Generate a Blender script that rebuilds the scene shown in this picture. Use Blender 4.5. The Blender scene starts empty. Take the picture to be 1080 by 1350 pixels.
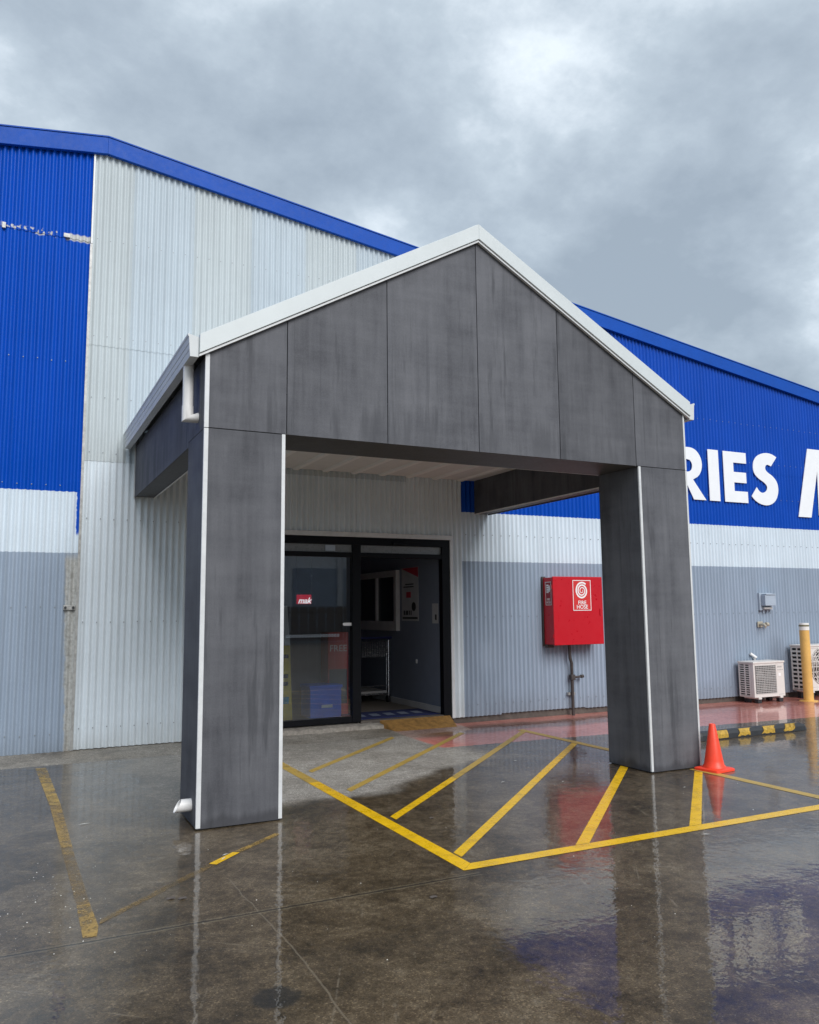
import bpy, bmesh, math, random
from mathutils import Vector, Matrix
random.seed(7)
R = math.radians
SC = bpy.context.scene
COL = SC.collection
D = 3.991            # y of the warehouse wall

# ------------------------------------------------------------------ camera, sky, sun, exposure
cam = bpy.data.cameras.new('camera')
cam.sensor_fit = 'HORIZONTAL'; cam.sensor_width = 36.0; cam.lens = 35.65
cam.clip_start = 0.05; cam.clip_end = 3000
camo = bpy.data.objects.new('camera', cam); COL.objects.link(camo)
cF = Vector((0.43835312, 0.89067231, 0.1206208)); cR = Vector((0.89769024, -0.44052546, -0.0094635)); cU = cR.cross(cF)
camo.matrix_world = Matrix(((cR.x, cU.x, -cF.x, -1.3132), (cR.y, cU.y, -cF.y, -6.2872), (cR.z, cU.z, -cF.z, 1.6), (0, 0, 0, 1)))
SC.camera = camo
SC.render.resolution_x = 819; SC.render.resolution_y = 1024
SC.view_settings.view_transform = 'Standard'; SC.view_settings.look = 'None'
SC.view_settings.gamma = 1; SC.view_settings.use_curve_mapping = False
SC.view_settings.exposure = 0.90

SUN_EL, SUN_AZ = R(37), R(176)
to_sun = Vector((math.sin(SUN_AZ) * math.cos(SUN_EL), math.cos(SUN_AZ) * math.cos(SUN_EL), math.sin(SUN_EL)))
sl = bpy.data.lights.new('sun', 'SUN'); sl.energy = 1.5; sl.angle = R(36); sl.color = (1.0, 0.985, 0.965)
so = bpy.data.objects.new('sun', sl); COL.objects.link(so)
so.rotation_euler = (-to_sun).to_track_quat('-Z', 'Y').to_euler(); so.location = (-5, -20, 30)

# ------------------------------------------------------------------ node helper
class NT:
    def __init__(s, tree):
        s.t = tree; s.l = tree.links
    def node(s, kind, **kw):
        n = s.t.nodes.new(kind)
        for k, v in kw.items(): setattr(n, k, v)
        return n
    def put(s, sock, v):
        if v is None: return
        if isinstance(v, bpy.types.NodeSocket): s.l.new(v, sock)
        elif isinstance(v, (tuple, list)) and len(v) == 3 and sock.type == 'RGBA': sock.default_value = (*v, 1)
        else: sock.default_value = v
    def math(s, op, a, b=None, c=None, clamp=False):
        n = s.node('ShaderNodeMath', operation=op, use_clamp=clamp)
        for i, v in enumerate((a, b, c)): s.put(n.inputs[i], v)
        return n.outputs[0]
    def vmath(s, op, a, b=None):
        n = s.node('ShaderNodeVectorMath', operation=op)
        s.put(n.inputs[0], a); s.put(n.inputs[1], b)
        return n.outputs[0]
    def pos(s): return s.node('ShaderNodeNewGeometry').outputs['Position']
    def xyz(s, v):
        n = s.node('ShaderNodeSeparateXYZ'); s.put(n.inputs[0], v); return n.outputs
    def comb(s, x, y, z):
        n = s.node('ShaderNodeCombineXYZ')
        for i, v in enumerate((x, y, z)): s.put(n.inputs[i], v)
        return n.outputs[0]
    def noise(s, vec, scale, detail=3, rough=.55, dist=0.0, color=False):
        n = s.node('ShaderNodeTexNoise'); s.put(n.inputs['Vector'], vec)
        n.inputs['Scale'].default_value = scale; n.inputs['Detail'].default_value = detail
        n.inputs['Roughness'].default_value = rough; n.inputs['Distortion'].default_value = dist
        return n.outputs['Color' if color else 'Fac']
    def ramp(s, f, stops):
        n = s.node('ShaderNodeValToRGB'); s.put(n.inputs[0], f)
        e = n.color_ramp.elements
        while len(e) < len(stops): e.new(.5)
        for el, (p, c) in zip(e, stops):
            el.position = p; el.color = (c, c, c, 1) if isinstance(c, (int, float)) else (*c, 1)
        return n.outputs[0]
    def step(s, v, lo, hi):
        n = s.node('ShaderNodeMapRange'); n.interpolation_type = 'SMOOTHSTEP'
        s.put(n.inputs[0], v); s.put(n.inputs[1], lo); s.put(n.inputs[2], hi)
        return n.outputs[0]
    def mix(s, f, a, b, blend='MIX'):
        n = s.node('ShaderNodeMix', data_type='RGBA', blend_type=blend)
        s.put(n.inputs[0], f); s.put(n.inputs[6], a); s.put(n.inputs[7], b)
        return n.outputs[2]
    def lerp(s, f, a, b):
        n = s.node('ShaderNodeMix', data_type='FLOAT')
        s.put(n.inputs[0], f); s.put(n.inputs[2], a); s.put(n.inputs[3], b)
        return n.outputs[0]
    def bump(s, h, strength, dist, normal=None):
        n = s.node('ShaderNodeBump'); n.inputs['Strength'].default_value = strength
        n.inputs['Distance'].default_value = dist; s.put(n.inputs['Height'], h); s.put(n.inputs['Normal'], normal)
        return n.outputs[0]
    def box(s, x, lo, hi, e):
        return s.math('MULTIPLY', s.step(x, lo - e, lo + e), s.math('SUBTRACT', 1.0, s.step(x, hi - e, hi + e)))

def material(name):
    m = bpy.data.materials.new(name); m.use_nodes = True
    t = NT(m.node_tree); b = m.node_tree.nodes['Principled BSDF']
    return m, t, b

# ------------------------------------------------------------------ world: overcast sky
W = bpy.data.worlds.new('World'); SC.world = W; W.use_nodes = True
w = NT(W.node_tree); bg = W.node_tree.nodes['Background']
sky = w.node('ShaderNodeTexSky'); sky.sky_type = 'NISHITA'; sky.sun_disc = False
sky.sun_elevation = SUN_EL; sky.sun_rotation = SUN_AZ; sky.air_density = 1.2; sky.dust_density = 2.0
dirv = w.node('ShaderNodeTexCoord').outputs['Generated']
dx, dy, dz = w.xyz(dirv)
den = w.math('ADD', w.math('MAXIMUM', dz, 0.0), 0.5)
pl = w.comb(w.math('DIVIDE', dx, den), w.math('DIVIDE', dy, den), w.math('MULTIPLY', dz, .6))
warp = w.vmath('ADD', pl, w.vmath('MULTIPLY', w.vmath('SUBTRACT', w.noise(pl, 2.2, 3, .5, color=True), (.5, .5, .5)), (.10, .10, .10)))
big = w.noise(w.vmath('ADD', warp, (6.2, 5.3, 1.2)), 1.7, 3, .5)
det = w.noise(w.vmath('ADD', warp, (4.3, 2.1, 6.0)), 3.6, 10, .55)
fine = w.noise(w.vmath('ADD', pl, (7.3, 2.1, 5.0)), 15.0, 8, .62)
cl = w.math('ADD', w.math('MULTIPLY', big, .44), w.math('ADD', w.math('MULTIPLY', det, .43), w.math('MULTIPLY', fine, .13)))
ccol = w.ramp(cl, [(.40, (2.0, 2.4, 2.85)), (.47, (2.55, 3.0, 3.47)), (.515, (3.1, 3.6, 4.07)), (.545, (3.8, 4.3, 4.77)), (.59, (5.0, 5.5, 5.9))])
skyc = w.mix(.93, sky.outputs[0], ccol)
w.put(bg.inputs[0], skyc); bg.inputs[1].default_value = 0.10

# ------------------------------------------------------------------ mesh helper
class MB:
    def __init__(s): s.v = []; s.f = []
    def add(s, vs, fs):
        o = len(s.v); s.v += [tuple(v) for v in vs]; s.f += [tuple(i + o for i in f) for f in fs]; return s
    def box(s, x0, x1, y0, y1, z0, z1):
        vs = [(x0,y0,z0),(x1,y0,z0),(x1,y1,z0),(x0,y1,z0),(x0,y0,z1),(x1,y0,z1),(x1,y1,z1),(x0,y1,z1)]
        return s.add(vs, [(3,2,1,0),(4,5,6,7),(0,1,5,4),(1,2,6,5),(2,3,7,6),(3,0,4,7)])
    def prism(s, poly, axis, a, b):
        n = len(poly)
        def P(u, v, t): return (t, u, v) if axis == 'x' else (u, t, v) if axis == 'y' else (u, v, t)
        vs = [P(u, v, a) for u, v in poly] + [P(u, v, b) for u, v in poly]
        fs = [tuple(range(n - 1, -1, -1)), tuple(range(n, 2 * n))] + [(i, (i + 1) % n, n + (i + 1) % n, n + i) for i in range(n)]
        return s.add(vs, fs)
    def quad(s, a, b, c, d): return s.add([a, b, c, d], [(0, 1, 2, 3)])
    def tube(s, pts, r, n=12, caps=True):
        pts = [Vector(p) for p in pts]; rs = r if isinstance(r, (list, tuple)) else [r] * len(pts)
        vs = []; fs = []
        t0 = (pts[1] - pts[0]).normalized()
        up = Vector((0, 0, 1)) if abs(t0.z) < .9 else Vector((1, 0, 0))
        for i, p in enumerate(pts):
            t = (pts[min(i + 1, len(pts) - 1)] - pts[max(i - 1, 0)]).normalized()
            a = t.cross(up).normalized(); b = a.cross(t)
            for k in range(n):
                q = 2 * math.pi * k / n
                vs.append(p + (a * math.cos(q) + b * math.sin(q)) * rs[i])
        for i in range(len(pts) - 1):
            for k in range(n):
                k2 = (k + 1) % n
                fs.append((i * n + k, i * n + k2, (i + 1) * n + k2, (i + 1) * n + k))
        if caps:
            fs.append(tuple(range(n - 1, -1, -1))); fs.append(tuple((len(pts) - 1) * n + k for k in range(n)))
        return s.add(vs, fs)
    def lathe(s, prof, c, n=32):
        vs = []; fs = []
        for r, z in prof:
            for k in range(n):
                q = 2 * math.pi * k / n
                vs.append((c[0] + r * math.cos(q), c[1] + r * math.sin(q), c[2] + z))
        for i in range(len(prof) - 1):
            for k in range(n):
                k2 = (k + 1) % n
                fs.append((i * n + k, i * n + k2, (i + 1) * n + k2, (i + 1) * n + k))
        return s.add(vs, fs)
    def build(s, name, mat, parent=None, bevel=0.0, smooth=False, seg=2, recalc=True):
        me = bpy.data.meshes.new(name)
        bm = bmesh.new()
        bv = [bm.verts.new(v) for v in s.v]
        for f in s.f:
            try: bm.faces.new([bv[i] for i in f])
            except ValueError: pass
        if recalc: bmesh.ops.recalc_face_normals(bm, faces=bm.faces[:])
        if bevel:
            es = [e for e in bm.edges if len(e.link_faces) == 2 and e.calc_face_angle(0) > R(35)]
            bmesh.ops.bevel(bm, geom=es, offset=bevel, segments=seg, profile=.7, affect='EDGES', clamp_overlap=True)
        bm.to_mesh(me); bm.free()
        if smooth:
            me.polygons.foreach_set('use_smooth', [True] * len(me.polygons))
            if smooth != 'all': me.set_sharp_from_angle(angle=R(40))
        me.materials.append(mat)
        return link(name, me, parent)

def link(name, me, parent=None):
    o = bpy.data.objects.new(name, me); COL.objects.link(o)
    if parent is not None: attach(o, parent)
    return o
def origin(p):
    m = Matrix.Translation(p.location)
    if p.parent is not None: m = origin(p.parent) @ p.matrix_parent_inverse @ m
    return m
def attach(o, parent):
    o.parent = parent; o.matrix_parent_inverse = origin(parent).inverted()
def thing(name, label, cat, loc, group=None):
    o = bpy.data.objects.new(name, None); COL.objects.link(o); o.location = loc; o.empty_display_size = .1
    return tag(o, label, cat, group)
def tag(o, label, cat, group=None):
    o['label'] = label; o['category'] = cat
    if group: o['group'] = group
    return o
def structure(o): o['kind'] = 'structure'; return o
def stuff(o): o['kind'] = 'stuff'; return o

def text_mesh(txt, size, place, shear=0.0, extrude=.001, bold=0.0):
    """letters laid on a surface: place(u, v, w) -> world point"""
    c = bpy.data.curves.new('lettering', 'FONT'); c.body = txt; c.size = size; c.align_x = 'CENTER'; c.align_y = 'CENTER'
    c.shear = shear; c.extrude = extrude; c.offset = bold; c.resolution_u = 3
    o = bpy.data.objects.new('lettering', c); COL.objects.link(o)
    dg = bpy.context.evaluated_depsgraph_get(); me = bpy.data.meshes.new_from_object(o.evaluated_get(dg))
    bpy.data.objects.remove(o); bpy.data.curves.remove(c)
    mb = MB(); mb.add([place(v.co.x, v.co.y, v.co.z) for v in me.vertices], [tuple(p.vertices) for p in me.polygons])
    bpy.data.meshes.remove(me)
    return mb

# ------------------------------------------------------------------ materials
def plain(name, col, rough=.5, metal=0.0, spec=.5, var=.12, scale=6.0, bump=0.0, streak=False):
    m, t, b = material(name)
    p = t.pos()
    if streak: p = t.vmath('MULTIPLY', p, (1, 1, .12))
    n = t.noise(p, scale, 5, .6)
    n2 = t.noise(p, scale * 7, 3, .6)
    f = t.math('ADD', t.math('MULTIPLY', n, .7), t.math('MULTIPLY', n2, .3))
    lo = tuple(c * (1 - var) for c in col); hi = tuple(min(1, c * (1 + var)) for c in col)
    t.put(b.inputs['Base Color'], t.ramp(f, [(.3, lo), (.7, hi)]))
    t.put(b.inputs['Roughness'], t.ramp(n2, [(.25, max(.02, rough - .07)), (.75, min(1, rough + .07))]))
    b.inputs['Metallic'].default_value = metal
    b.inputs['Specular IOR Level'].default_value = spec
    if bump: t.put(b.inputs['Normal'], t.bump(n2, bump, .01))
    return m

M = {}
M['trim'] = plain('white_trim', (.62, .63, .64), .35, var=.12, scale=4)
M['fascia'] = plain('pale_fascia', (.58, .62, .63), .4, var=.05, scale=3)
M['gutter'] = plain('pale_gutter', (.60, .62, .63), .55, spec=.2, var=.08, scale=3)
M['pvc'] = plain('white_pipe', (.76, .75, .74), .4, var=.06)
M['barge'] = plain('blue_barge', (.004, .068, .38), .5, spec=.18, var=.12, scale=2)
M['black_frame'] = plain('black_aluminium', (.0022, .0028, .005), .45, spec=.18, var=.2)
M['dark'] = plain('dark_void', (.02, .02, .02), .9)
M['concrete_dark'] = plain('damp_plinth', (.09, .075, .065), .7, var=.4, scale=9)
M['beam_dark'] = plain('dark_soffit_board', (.075, .078, .085), .6, var=.15)
M['ceiling'] = plain('pale_ceiling_sheet', (.70, .69, .67), .55, var=.06)
M['ceiling_rib'] = plain('pale_ceiling_rib', (.82, .81, .79), .5, var=.05)
M['interior_wall'] = plain('interior_plaster', (.20, .228, .285), .6, var=.06)
M['interior_white'] = plain('interior_white_frame', (.55, .53, .52), .5)
M['skirting'] = plain('interior_skirting', (.5, .5, .5), .5)
M['interior_floor'] = plain('interior_floor', (.16, .14, .12), .5, var=.2)
M['rubber'] = plain('black_rubber', (.022, .024, .028), .5, var=.3)
M['yellow_patch'] = plain('reflective_yellow', (.44, .27, .035), .5, var=.55, scale=30)
M['cone'] = plain('orange_cone_plastic', (.88, .06, .022), .42, var=.10, scale=12)
M['bollard'] = plain('yellow_bollard_paint', (.72, .43, .12), .45, var=.14, scale=5)
M['bollard_band'] = plain('white_reflective_band', (.8, .78, .74), .3)
M['red'] = plain('red_enamel', (.50, .004, .014), .32, var=.05, scale=2)
M['red_side'] = M['red']
M['sign_red'] = plain('red_sticker', (.60, .03, .03), .4, var=.08)
M['white_print'] = plain('white_print', (.82, .82, .82), .5, var=.03)
M['pipe_dark'] = plain('dark_painted_pipe', (.05, .042, .04), .5, var=.3, scale=15)
M['ac_white'] = plain('off_white_casing', (.68, .65, .62), .4, var=.06, scale=5)
M['ac_dark'] = plain('dark_fin_block', (.03, .03, .032), .6)
M['ac_grey'] = plain('grey_wire_guard', (.42, .41, .40), .45)
M['grey_box'] = plain('grey_plastic', (.36, .42, .50), .45, var=.06)
M['brass'] = plain('weathered_brass', (.46, .42, .34), .45, metal=.3, var=.2, scale=30)
M['galv'] = plain('bare_galvanised', (.36, .36, .35), .45, metal=.35, var=.35, scale=18)
M['letter'] = plain('white_letter_board', (.80, .82, .85), .4, var=.03)
M['chrome'] = plain('chrome_wire', (.5, .5, .52), .25, metal=.9)
M['blue_handle'] = plain('dark_blue_plastic', (.02, .03, .12), .4)
M['mat_blue'] = plain('blue_carpet', (.008, .016, .085), .95, var=.3, scale=60)
M['mat_print'] = plain('grey_carpet_print', (.16, .19, .26), .95)
M['ochre'] = plain('ochre_coir', (.28, .145, .035), .85, var=.5, scale=14, bump=.6)
M['blue_plastic'] = plain('blue_plastic', (.012, .14, .85), .35, var=.2)
M['floor_sign'] = plain('yellow_floor_sign', (.62, .48, .03), .4)
M['poster'] = plain('poster_paper', (.5, .49, .49), .5)
M['poster_red'] = plain('poster_red', (.5, .03, .05), .5)
M['poster_black'] = plain('poster_black', (.02, .02, .02), .5)
M['kiosk_red'] = plain('red_board', (.35, .03, .03), .5)
M['teal'] = plain('teal_print', (.02, .3, .4), .5)
M['far_wall'] = plain('far_pale_cladding', (.80, .82, .84), .6, var=.05)
M['far_dark'] = plain('far_dark_steel', (.04, .045, .05), .6)
M['paling'] = plain('brown_paling', (.16, .12, .085), .8, var=.3, scale=3)
M['screw'] = plain('screw_zinc', (.25, .27, .29), .5, metal=.3)
M['grit'] = plain('pale_grit', (.62, .6, .55), .7)

# glass
m, t, b = material('tinted_glass'); M['glass'] = m
b.inputs['Base Color'].default_value = (.62, .68, .72, 1); b.inputs['Roughness'].default_value = .01
b.inputs['Transmission Weight'].default_value = 1.0; b.inputs['IOR'].default_value = 1.75
# window pane of the interior (dark)
M['transom'] = plain('dim_transom_panel', (.20, .21, .22), .3)
M['dark_glass'] = plain('dark_glass', (.004, .005, .010), .08, spec=.6)
# lit sign
m, t, b = material('lit_red_sign'); M['lit_red'] = m
b.inputs['Base Color'].default_value = (.5, .01, .02, 1); b.inputs['Emission Color'].default_value = (.75, .02, .05, 1); b.inputs['Emission Strength'].default_value = .30
m, t, b = material('lit_white_print'); M['lit_white'] = m
b.inputs['Base Color'].default_value = (.8, .8, .8, 1); b.inputs['Emission Color'].default_value = (1, .95, .95, 1); b.inputs['Emission Strength'].default_value = .5

# corrugated cladding: blue / white / grey paint bands, plain white bay in the middle
m, t, b = material('painted_corrugated_steel'); M['clad'] = m
p = t.pos(); x, y, z = t.xyz(p)
oi = t.node('ShaderNodeObjectInfo')
e = t.math('MULTIPLY', t.math('SUBTRACT', t.noise(p, 40, 3), .5), .02)
ze = t.math('ADD', z, e)
xe = t.math('ADD', x, t.math('MULTIPLY', t.math('SUBTRACT', t.noise(p, 12, 4), .5), .06))
blue, white, grey = (.002, .070, .45), (.65, .735, .81), (.31, .375, .465)
colr = t.mix(t.step(ze, 2.306, 2.312), grey, white)
colr = t.mix(t.step(ze, 3.028, 3.034), colr, blue)
leftz = t.math('MULTIPLY', t.math('LESS_THAN', x, -.585), t.step(xe, -.645, -.638))          # unpainted edge strip of the left bay
galv = t.ramp(t.noise(p, 22, 5), [(.3, (.30, .30, .28)), (.6, (.48, .49, .48)), (.8, (.36, .30, .24))])
lowraw = t.math('MULTIPLY', t.math('LESS_THAN', x, -.585), t.math('MULTIPLY', t.step(t.math('ADD', xe, t.math('MULTIPLY', z, .03)), -.69, -.665), t.math('SUBTRACT', 1.0, t.step(ze, 2.2, 2.34))))
colr = t.mix(lowraw, colr, galv)
blueedge = t.math('MULTIPLY', leftz, t.step(ze, 2.5, 2.56))
colr = t.mix(blueedge, colr, blue)
# flaked line high up on the left bay
fl = t.math('MULTIPLY', t.box(z, 6.13, 6.21, .012), t.math('MULTIPLY', t.math('LESS_THAN', x, -.585), t.math('MAXIMUM', t.step(xe, -.90, -.86), t.math('MULTIPLY', t.step(t.noise(p, 13, 2), .56, .60), t.step(xe, -1.62, -1.55)))))
colr = t.mix(fl, colr, t.mix(.5, galv, (.62, .62, .62)))
mid = t.math('MULTIPLY', t.math('GREATER_THAN', x, -.585), t.math('LESS_THAN', t.math('ADD', x, t.math('MULTIPLY', e, .3)), 4.583))
colr = t.mix(mid, colr, (.69, .755, .80))
# weathering shared by all the paint
st = t.noise(t.vmath('MULTIPLY', p, (9, 9, .35)), 1.0, 5, .6)
bl = t.noise(p, 1.6, 4, .6)
colr = t.mix(1.0, colr, t.ramp(t.math('ADD', t.math('MULTIPLY', st, .6), t.math('MULTIPLY', bl, .4)), [(.3, .86), (.62, 1.0)]), 'MULTIPLY')
colr = t.mix(1.0, colr, oi.outputs['Color'], 'MULTIPLY')
splash = t.math('MULTIPLY', t.math('SUBTRACT', 1.0, t.step(t.math('ADD', z, t.math('MULTIPLY', bl, .5)), .25, .75)), .4)
colr = t.mix(splash, colr, t.mix(1.0, colr, (.66, .62, .57), 'MULTIPLY'))
t.put(b.inputs['Base Color'], colr)
t.put(b.inputs['Roughness'], t.ramp(bl, [(.3, .30), (.7, .45)]))
b.inputs['Specular IOR Level'].default_value = .16
t.put(b.inputs['Normal'], t.bump(t.noise(t.vmath('MULTIPLY', p, (1, 1, .3)), 5, 3), .25, .01))

# dark fibre cement panels
m, t, b = material('dark_fibre_cement'); M['panel'] = m
p = t.pos(); oi = t.node('ShaderNodeObjectInfo')
off = t.comb(t.math('MULTIPLY', oi.outputs['Random'], 31.0), t.math('MULTIPLY', oi.outputs['Random'], 17.0), 0.0)
pp = t.vmath('ADD', p, off)
st = t.noise(t.vmath('MULTIPLY', pp, (16, 16, .9)), 1.0, 6, .62)
st2 = t.noise(t.vmath('MULTIPLY', pp, (5, 5, .45)), 1.0, 4, .6)
hb = t.noise(t.vmath('MULTIPLY', pp, (.8, .8, 9)), 1.0, 4, .6)
gr = t.noise(pp, 160, 2, .7)
bl = t.noise(pp, 2.2, 4, .6)
v = t.math('ADD', t.math('ADD', t.math('MULTIPLY', st, .16), t.math('MULTIPLY', st2, .26)), t.math('ADD', t.math('MULTIPLY', hb, .12), t.math('ADD', t.math('MULTIPLY', bl, .28), t.math('MULTIPLY', gr, .18))))
base = t.ramp(v, [(.38, (.060, .061, .070)), (.47, (.098, .100, .112)), (.58, (.136, .138, .152))])
wet = t.step(t.noise(t.vmath('MULTIPLY', pp, (7, 7, .7)), 1.0, 5, .6), .57, .70)
base = t.mix(t.math('MULTIPLY', wet, .70), base, (.058, .06, .068))
run = t.math('MULTIPLY', t.step(t.noise(t.vmath('MULTIPLY', pp, (22, 22, .5)), 1.0, 3, .6), .58, .68), t.step(t.noise(pp, 1.1, 3), .45, .6))
base = t.mix(t.math('MULTIPLY', run, .35), base, (.05, .052, .06))
pz = t.xyz(p)[2]
tide = t.math('SUBTRACT', 1.0, t.step(t.math('ADD', pz, t.math('MULTIPLY', t.math('SUBTRACT', st2, .5), .25)), .03, .10))
base = t.mix(t.math('MULTIPLY', tide, .6), base, (.04, .04, .045))
low = t.math('MULTIPLY', t.box(t.math('ADD', pz, t.math('MULTIPLY', t.math('SUBTRACT', st, .5), .5)), 3.0, 3.32, .1), t.step(st2, .46, .62))
base = t.mix(t.math('MULTIPLY', low, .5), base, (.055, .057, .065))
sc = t.math('MULTIPLY', t.step(t.noise(t.vmath('MULTIPLY', pp, (6, 6, 22)), 1.0, 6, .75), .70, .76), t.step(t.noise(pp, 1.7, 2), .52, .62))
base = t.mix(t.math('MULTIPLY', sc, .3), base, (.32, .32, .33))
base = t.mix(1.0, base, t.ramp(oi.outputs['Random'], [(0, .88), (1, 1.08)]), 'MULTIPLY')
t.put(b.inputs['Base Color'], base)
t.put(b.inputs['Roughness'], t.ramp(st2, [(.3, .55), (.7, .78)]))
b.inputs['Specular IOR Level'].default_value = .16
t.put(b.inputs['Normal'], t.bump(t.math('ADD', gr, t.math('MULTIPLY', st, .8)), .12, .006))

# wet concrete yard
def concrete(m, t, b, apron=False):
    p = t.pos(); x, y, z = t.xyz(p)
    wv = t.vmath('MULTIPLY', t.vmath('SUBTRACT', t.noise(p, 1.3, 4, .6, color=True), (.5, .5, .5)), (.55, .55, 0))
    wx, wy, _ = t.xyz(t.vmath('ADD', p, wv))
    n1 = t.noise(p, .55, 5, .6); n2 = t.noise(p, 2.6, 6, .65, .3); n3 = t.noise(p, 14, 6, .75); n4 = t.noise(p, 120, 4, .8)
    f = t.math('ADD', t.math('ADD', t.math('MULTIPLY', n1, .2), t.math('MULTIPLY', n2, .3)), t.math('ADD', t.math('MULTIPLY', n3, .28), t.math('MULTIPLY', n4, .22)))
    dryc = t.ramp(f, [(.38, (.19, .172, .145)), (.5, (.34, .318, .283)), (.60, (.47, .445, .405))])
    wetc = t.ramp(f, [(.40, (.022, .016, .009)), (.46, (.058, .042, .024)), (.50, (.090, .065, .038)), (.54, (.128, .096, .059)), (.60, (.185, .147, .098))])
    # sheltered patch below the porch roof stays pale and matt
    dry = t.math('MULTIPLY', t.step(wx, -.22, -.02), t.step(t.math('SUBTRACT', wy, t.math('MAXIMUM', .40, t.math('ADD', .36, t.math('MULTIPLY', t.math('SUBTRACT', wx, 1.6), .62)))), -.06, .22))
    dry = t.math('MULTIPLY', dry, t.math('SUBTRACT', 1.0, t.step(wx, 3.3, 3.9)))
    leftdry = t.lerp(t.step(x, .2, .7), .45, .92)
    dry = t.math('MULTIPLY', dry, leftdry)
    if apron: dry = t.lerp(t.step(t.noise(p, .8, 3), .35, .6), .35, .75)
    film = t.step(t.math('ADD', t.math('MULTIPLY', n1, .55), t.math('MULTIPLY', n2, .45)), .36, .56)       # where water stands
    colr = t.mix(dry, wetc, dryc)
    # aggregate speckle, then pale rubbed scratches and scuffs
    agg = t.node('ShaderNodeTexVoronoi'); t.put(agg.inputs['Vector'], p); agg.inputs['Scale'].default_value = 130
    ag = t.xyz(agg.outputs['Color'])[0]
    colr = t.mix(1.0, colr, t.ramp(ag, [(.0, .62), (.45, 1.0), (.85, 1.05), (.97, 1.75)]), 'MULTIPLY')
    ln_ = t.step(t.noise(t.vmath('MULTIPLY', t.vmath('ADD', p, wv), (3.2, 9.0, 1)), 1.0, 8, .75), .56, .70)
    colr = t.mix(t.math('MULTIPLY', ln_, .38), colr, t.mix(1.0, colr, (1.9, 1.8, 1.65), 'MULTIPLY'))
    def scratch(ang, sx, sy, lo, hi):
        vr = t.node('ShaderNodeVectorRotate'); vr.rotation_type = 'Z_AXIS'; t.put(vr.inputs['Vector'], p); vr.inputs['Angle'].default_value = ang
        return t.step(t.noise(t.vmath('MULTIPLY', vr.outputs[0], (sx, sy, 1)), 1.0, 4, .6, .4), lo, hi)
    s1 = t.math('MULTIPLY', scratch(.7, 1.2, 26, .61, .70), t.step(n2, .48, .6))
    s2 = t.math('MULTIPLY', scratch(-.9, 1.6, 38, .62, .71), t.step(n1, .45, .6))
    s3 = t.math('MULTIPLY', scratch(2.0, .9, 22, .63, .70), t.step(n3, .42, .6))
    sm = t.math('MAXIMUM', s1, t.math('MAXIMUM', s2, s3))
    colr = t.mix(t.math('MULTIPLY', sm, .50), colr, (.21, .175, .13))
    dk = t.step(t.noise(t.vmath('ADD', p, (9.1, 3.3, 0)), 1.7, 5, .62), .56, .72)
    colr = t.mix(t.math('MULTIPLY', dk, .45), colr, t.mix(1.0, colr, (.5, .47, .45), 'MULTIPLY'))
    sp = t.node('ShaderNodeTexVoronoi'); t.put(sp.inputs['Vector'], p); sp.inputs['Scale'].default_value = 38
    spots = t.math('MULTIPLY', t.math('LESS_THAN', sp.outputs['Distance'], .10), t.step(t.xyz(sp.outputs['Color'])[0], .80, .82))
    colr = t.mix(t.math('MULTIPLY', spots, .5), colr, (.36, .33, .28))
    joint = None
    if not apron:
        # saw cuts in the slab and one round oil stain
        jn = t.math('MULTIPLY', t.math('SUBTRACT', n1, .5), .22)
        jx = t.math('MULTIPLY', t.math('LESS_THAN', t.math('ABSOLUTE', t.math('ADD', t.math('ADD', x, .035), jn)), .0045), t.math('LESS_THAN', y, -1.2))
        jy0 = t.math('ABSOLUTE', t.math('ADD', t.math('ADD', y, 1.81), t.math('MULTIPLY', t.math('SUBTRACT', n3, .5), .03)))
        jy = t.math('MULTIPLY', t.math('LESS_THAN', jy0, .008), t.math('LESS_THAN', x, 1.35))
        jyl = t.math('MULTIPLY', t.math('LESS_THAN', jy0, .026), t.math('LESS_THAN', x, 1.35))
        colr = t.mix(t.math('MULTIPLY', jyl, t.math('MULTIPLY', n3, .75)), colr, (.20, .165, .11))
        colr = t.mix(t.math('MULTIPLY', jx, .55), colr, (.20, .165, .12))
        colr = t.mix(t.math('MULTIPLY', jy, .9), colr, (.018, .014, .010))
        joint = t.math('MAXIMUM', jx, jy)
        oj = t.math('MULTIPLY', t.math('SUBTRACT', n3, .5), .10)
        rx = t.math('ADD', t.math('ADD', x, .237), oj); ry = t.math('ADD', t.math('ADD', y, 2.795), oj)
        oil = t.math('SUBTRACT', 1.0, t.step(t.math('SQRT', t.math('ADD', t.math('MULTIPLY', rx, rx), t.math('MULTIPLY', ry, ry))), .082, .118))
        colr = t.mix(t.math('MULTIPLY', oil, .8), colr, (.014, .015, .015))
    # salmon painted strip along the wall
    pe = t.math('MULTIPLY', t.math('SUBTRACT', n3, .5), .12)
    px = t.math('ADD', x, pe); py = t.math('ADD', y, pe)
    pink = t.math('MULTIPLY', t.step(px, 3.30, 3.36), t.step(py, t.math('SUBTRACT', 2.30, t.math('MULTIPLY', t.math('SUBTRACT', x, 3.4), .055)), t.math('SUBTRACT', 2.34, t.math('MULTIPLY', t.math('SUBTRACT', x, 3.4), .055))))
    worn = t.math('MULTIPLY', t.box(wy, 3.05, 3.72, .16), t.math('SUBTRACT', 1.0, t.math('MULTIPLY', t.step(x, 6.0, 8.0), .6)))
    worn = t.math('MAXIMUM', worn, t.math('MULTIPLY', t.step(n3, .60, .70), .5))
    pinkm = t.math('MULTIPLY', pink, t.math('SUBTRACT', 1.0, t.math('MULTIPLY', worn, .75)))
    pinkc = t.ramp(f, [(.38, (.36, .105, .08)), (.5, (.56, .195, .155)), (.62, (.66, .29, .235))])
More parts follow.
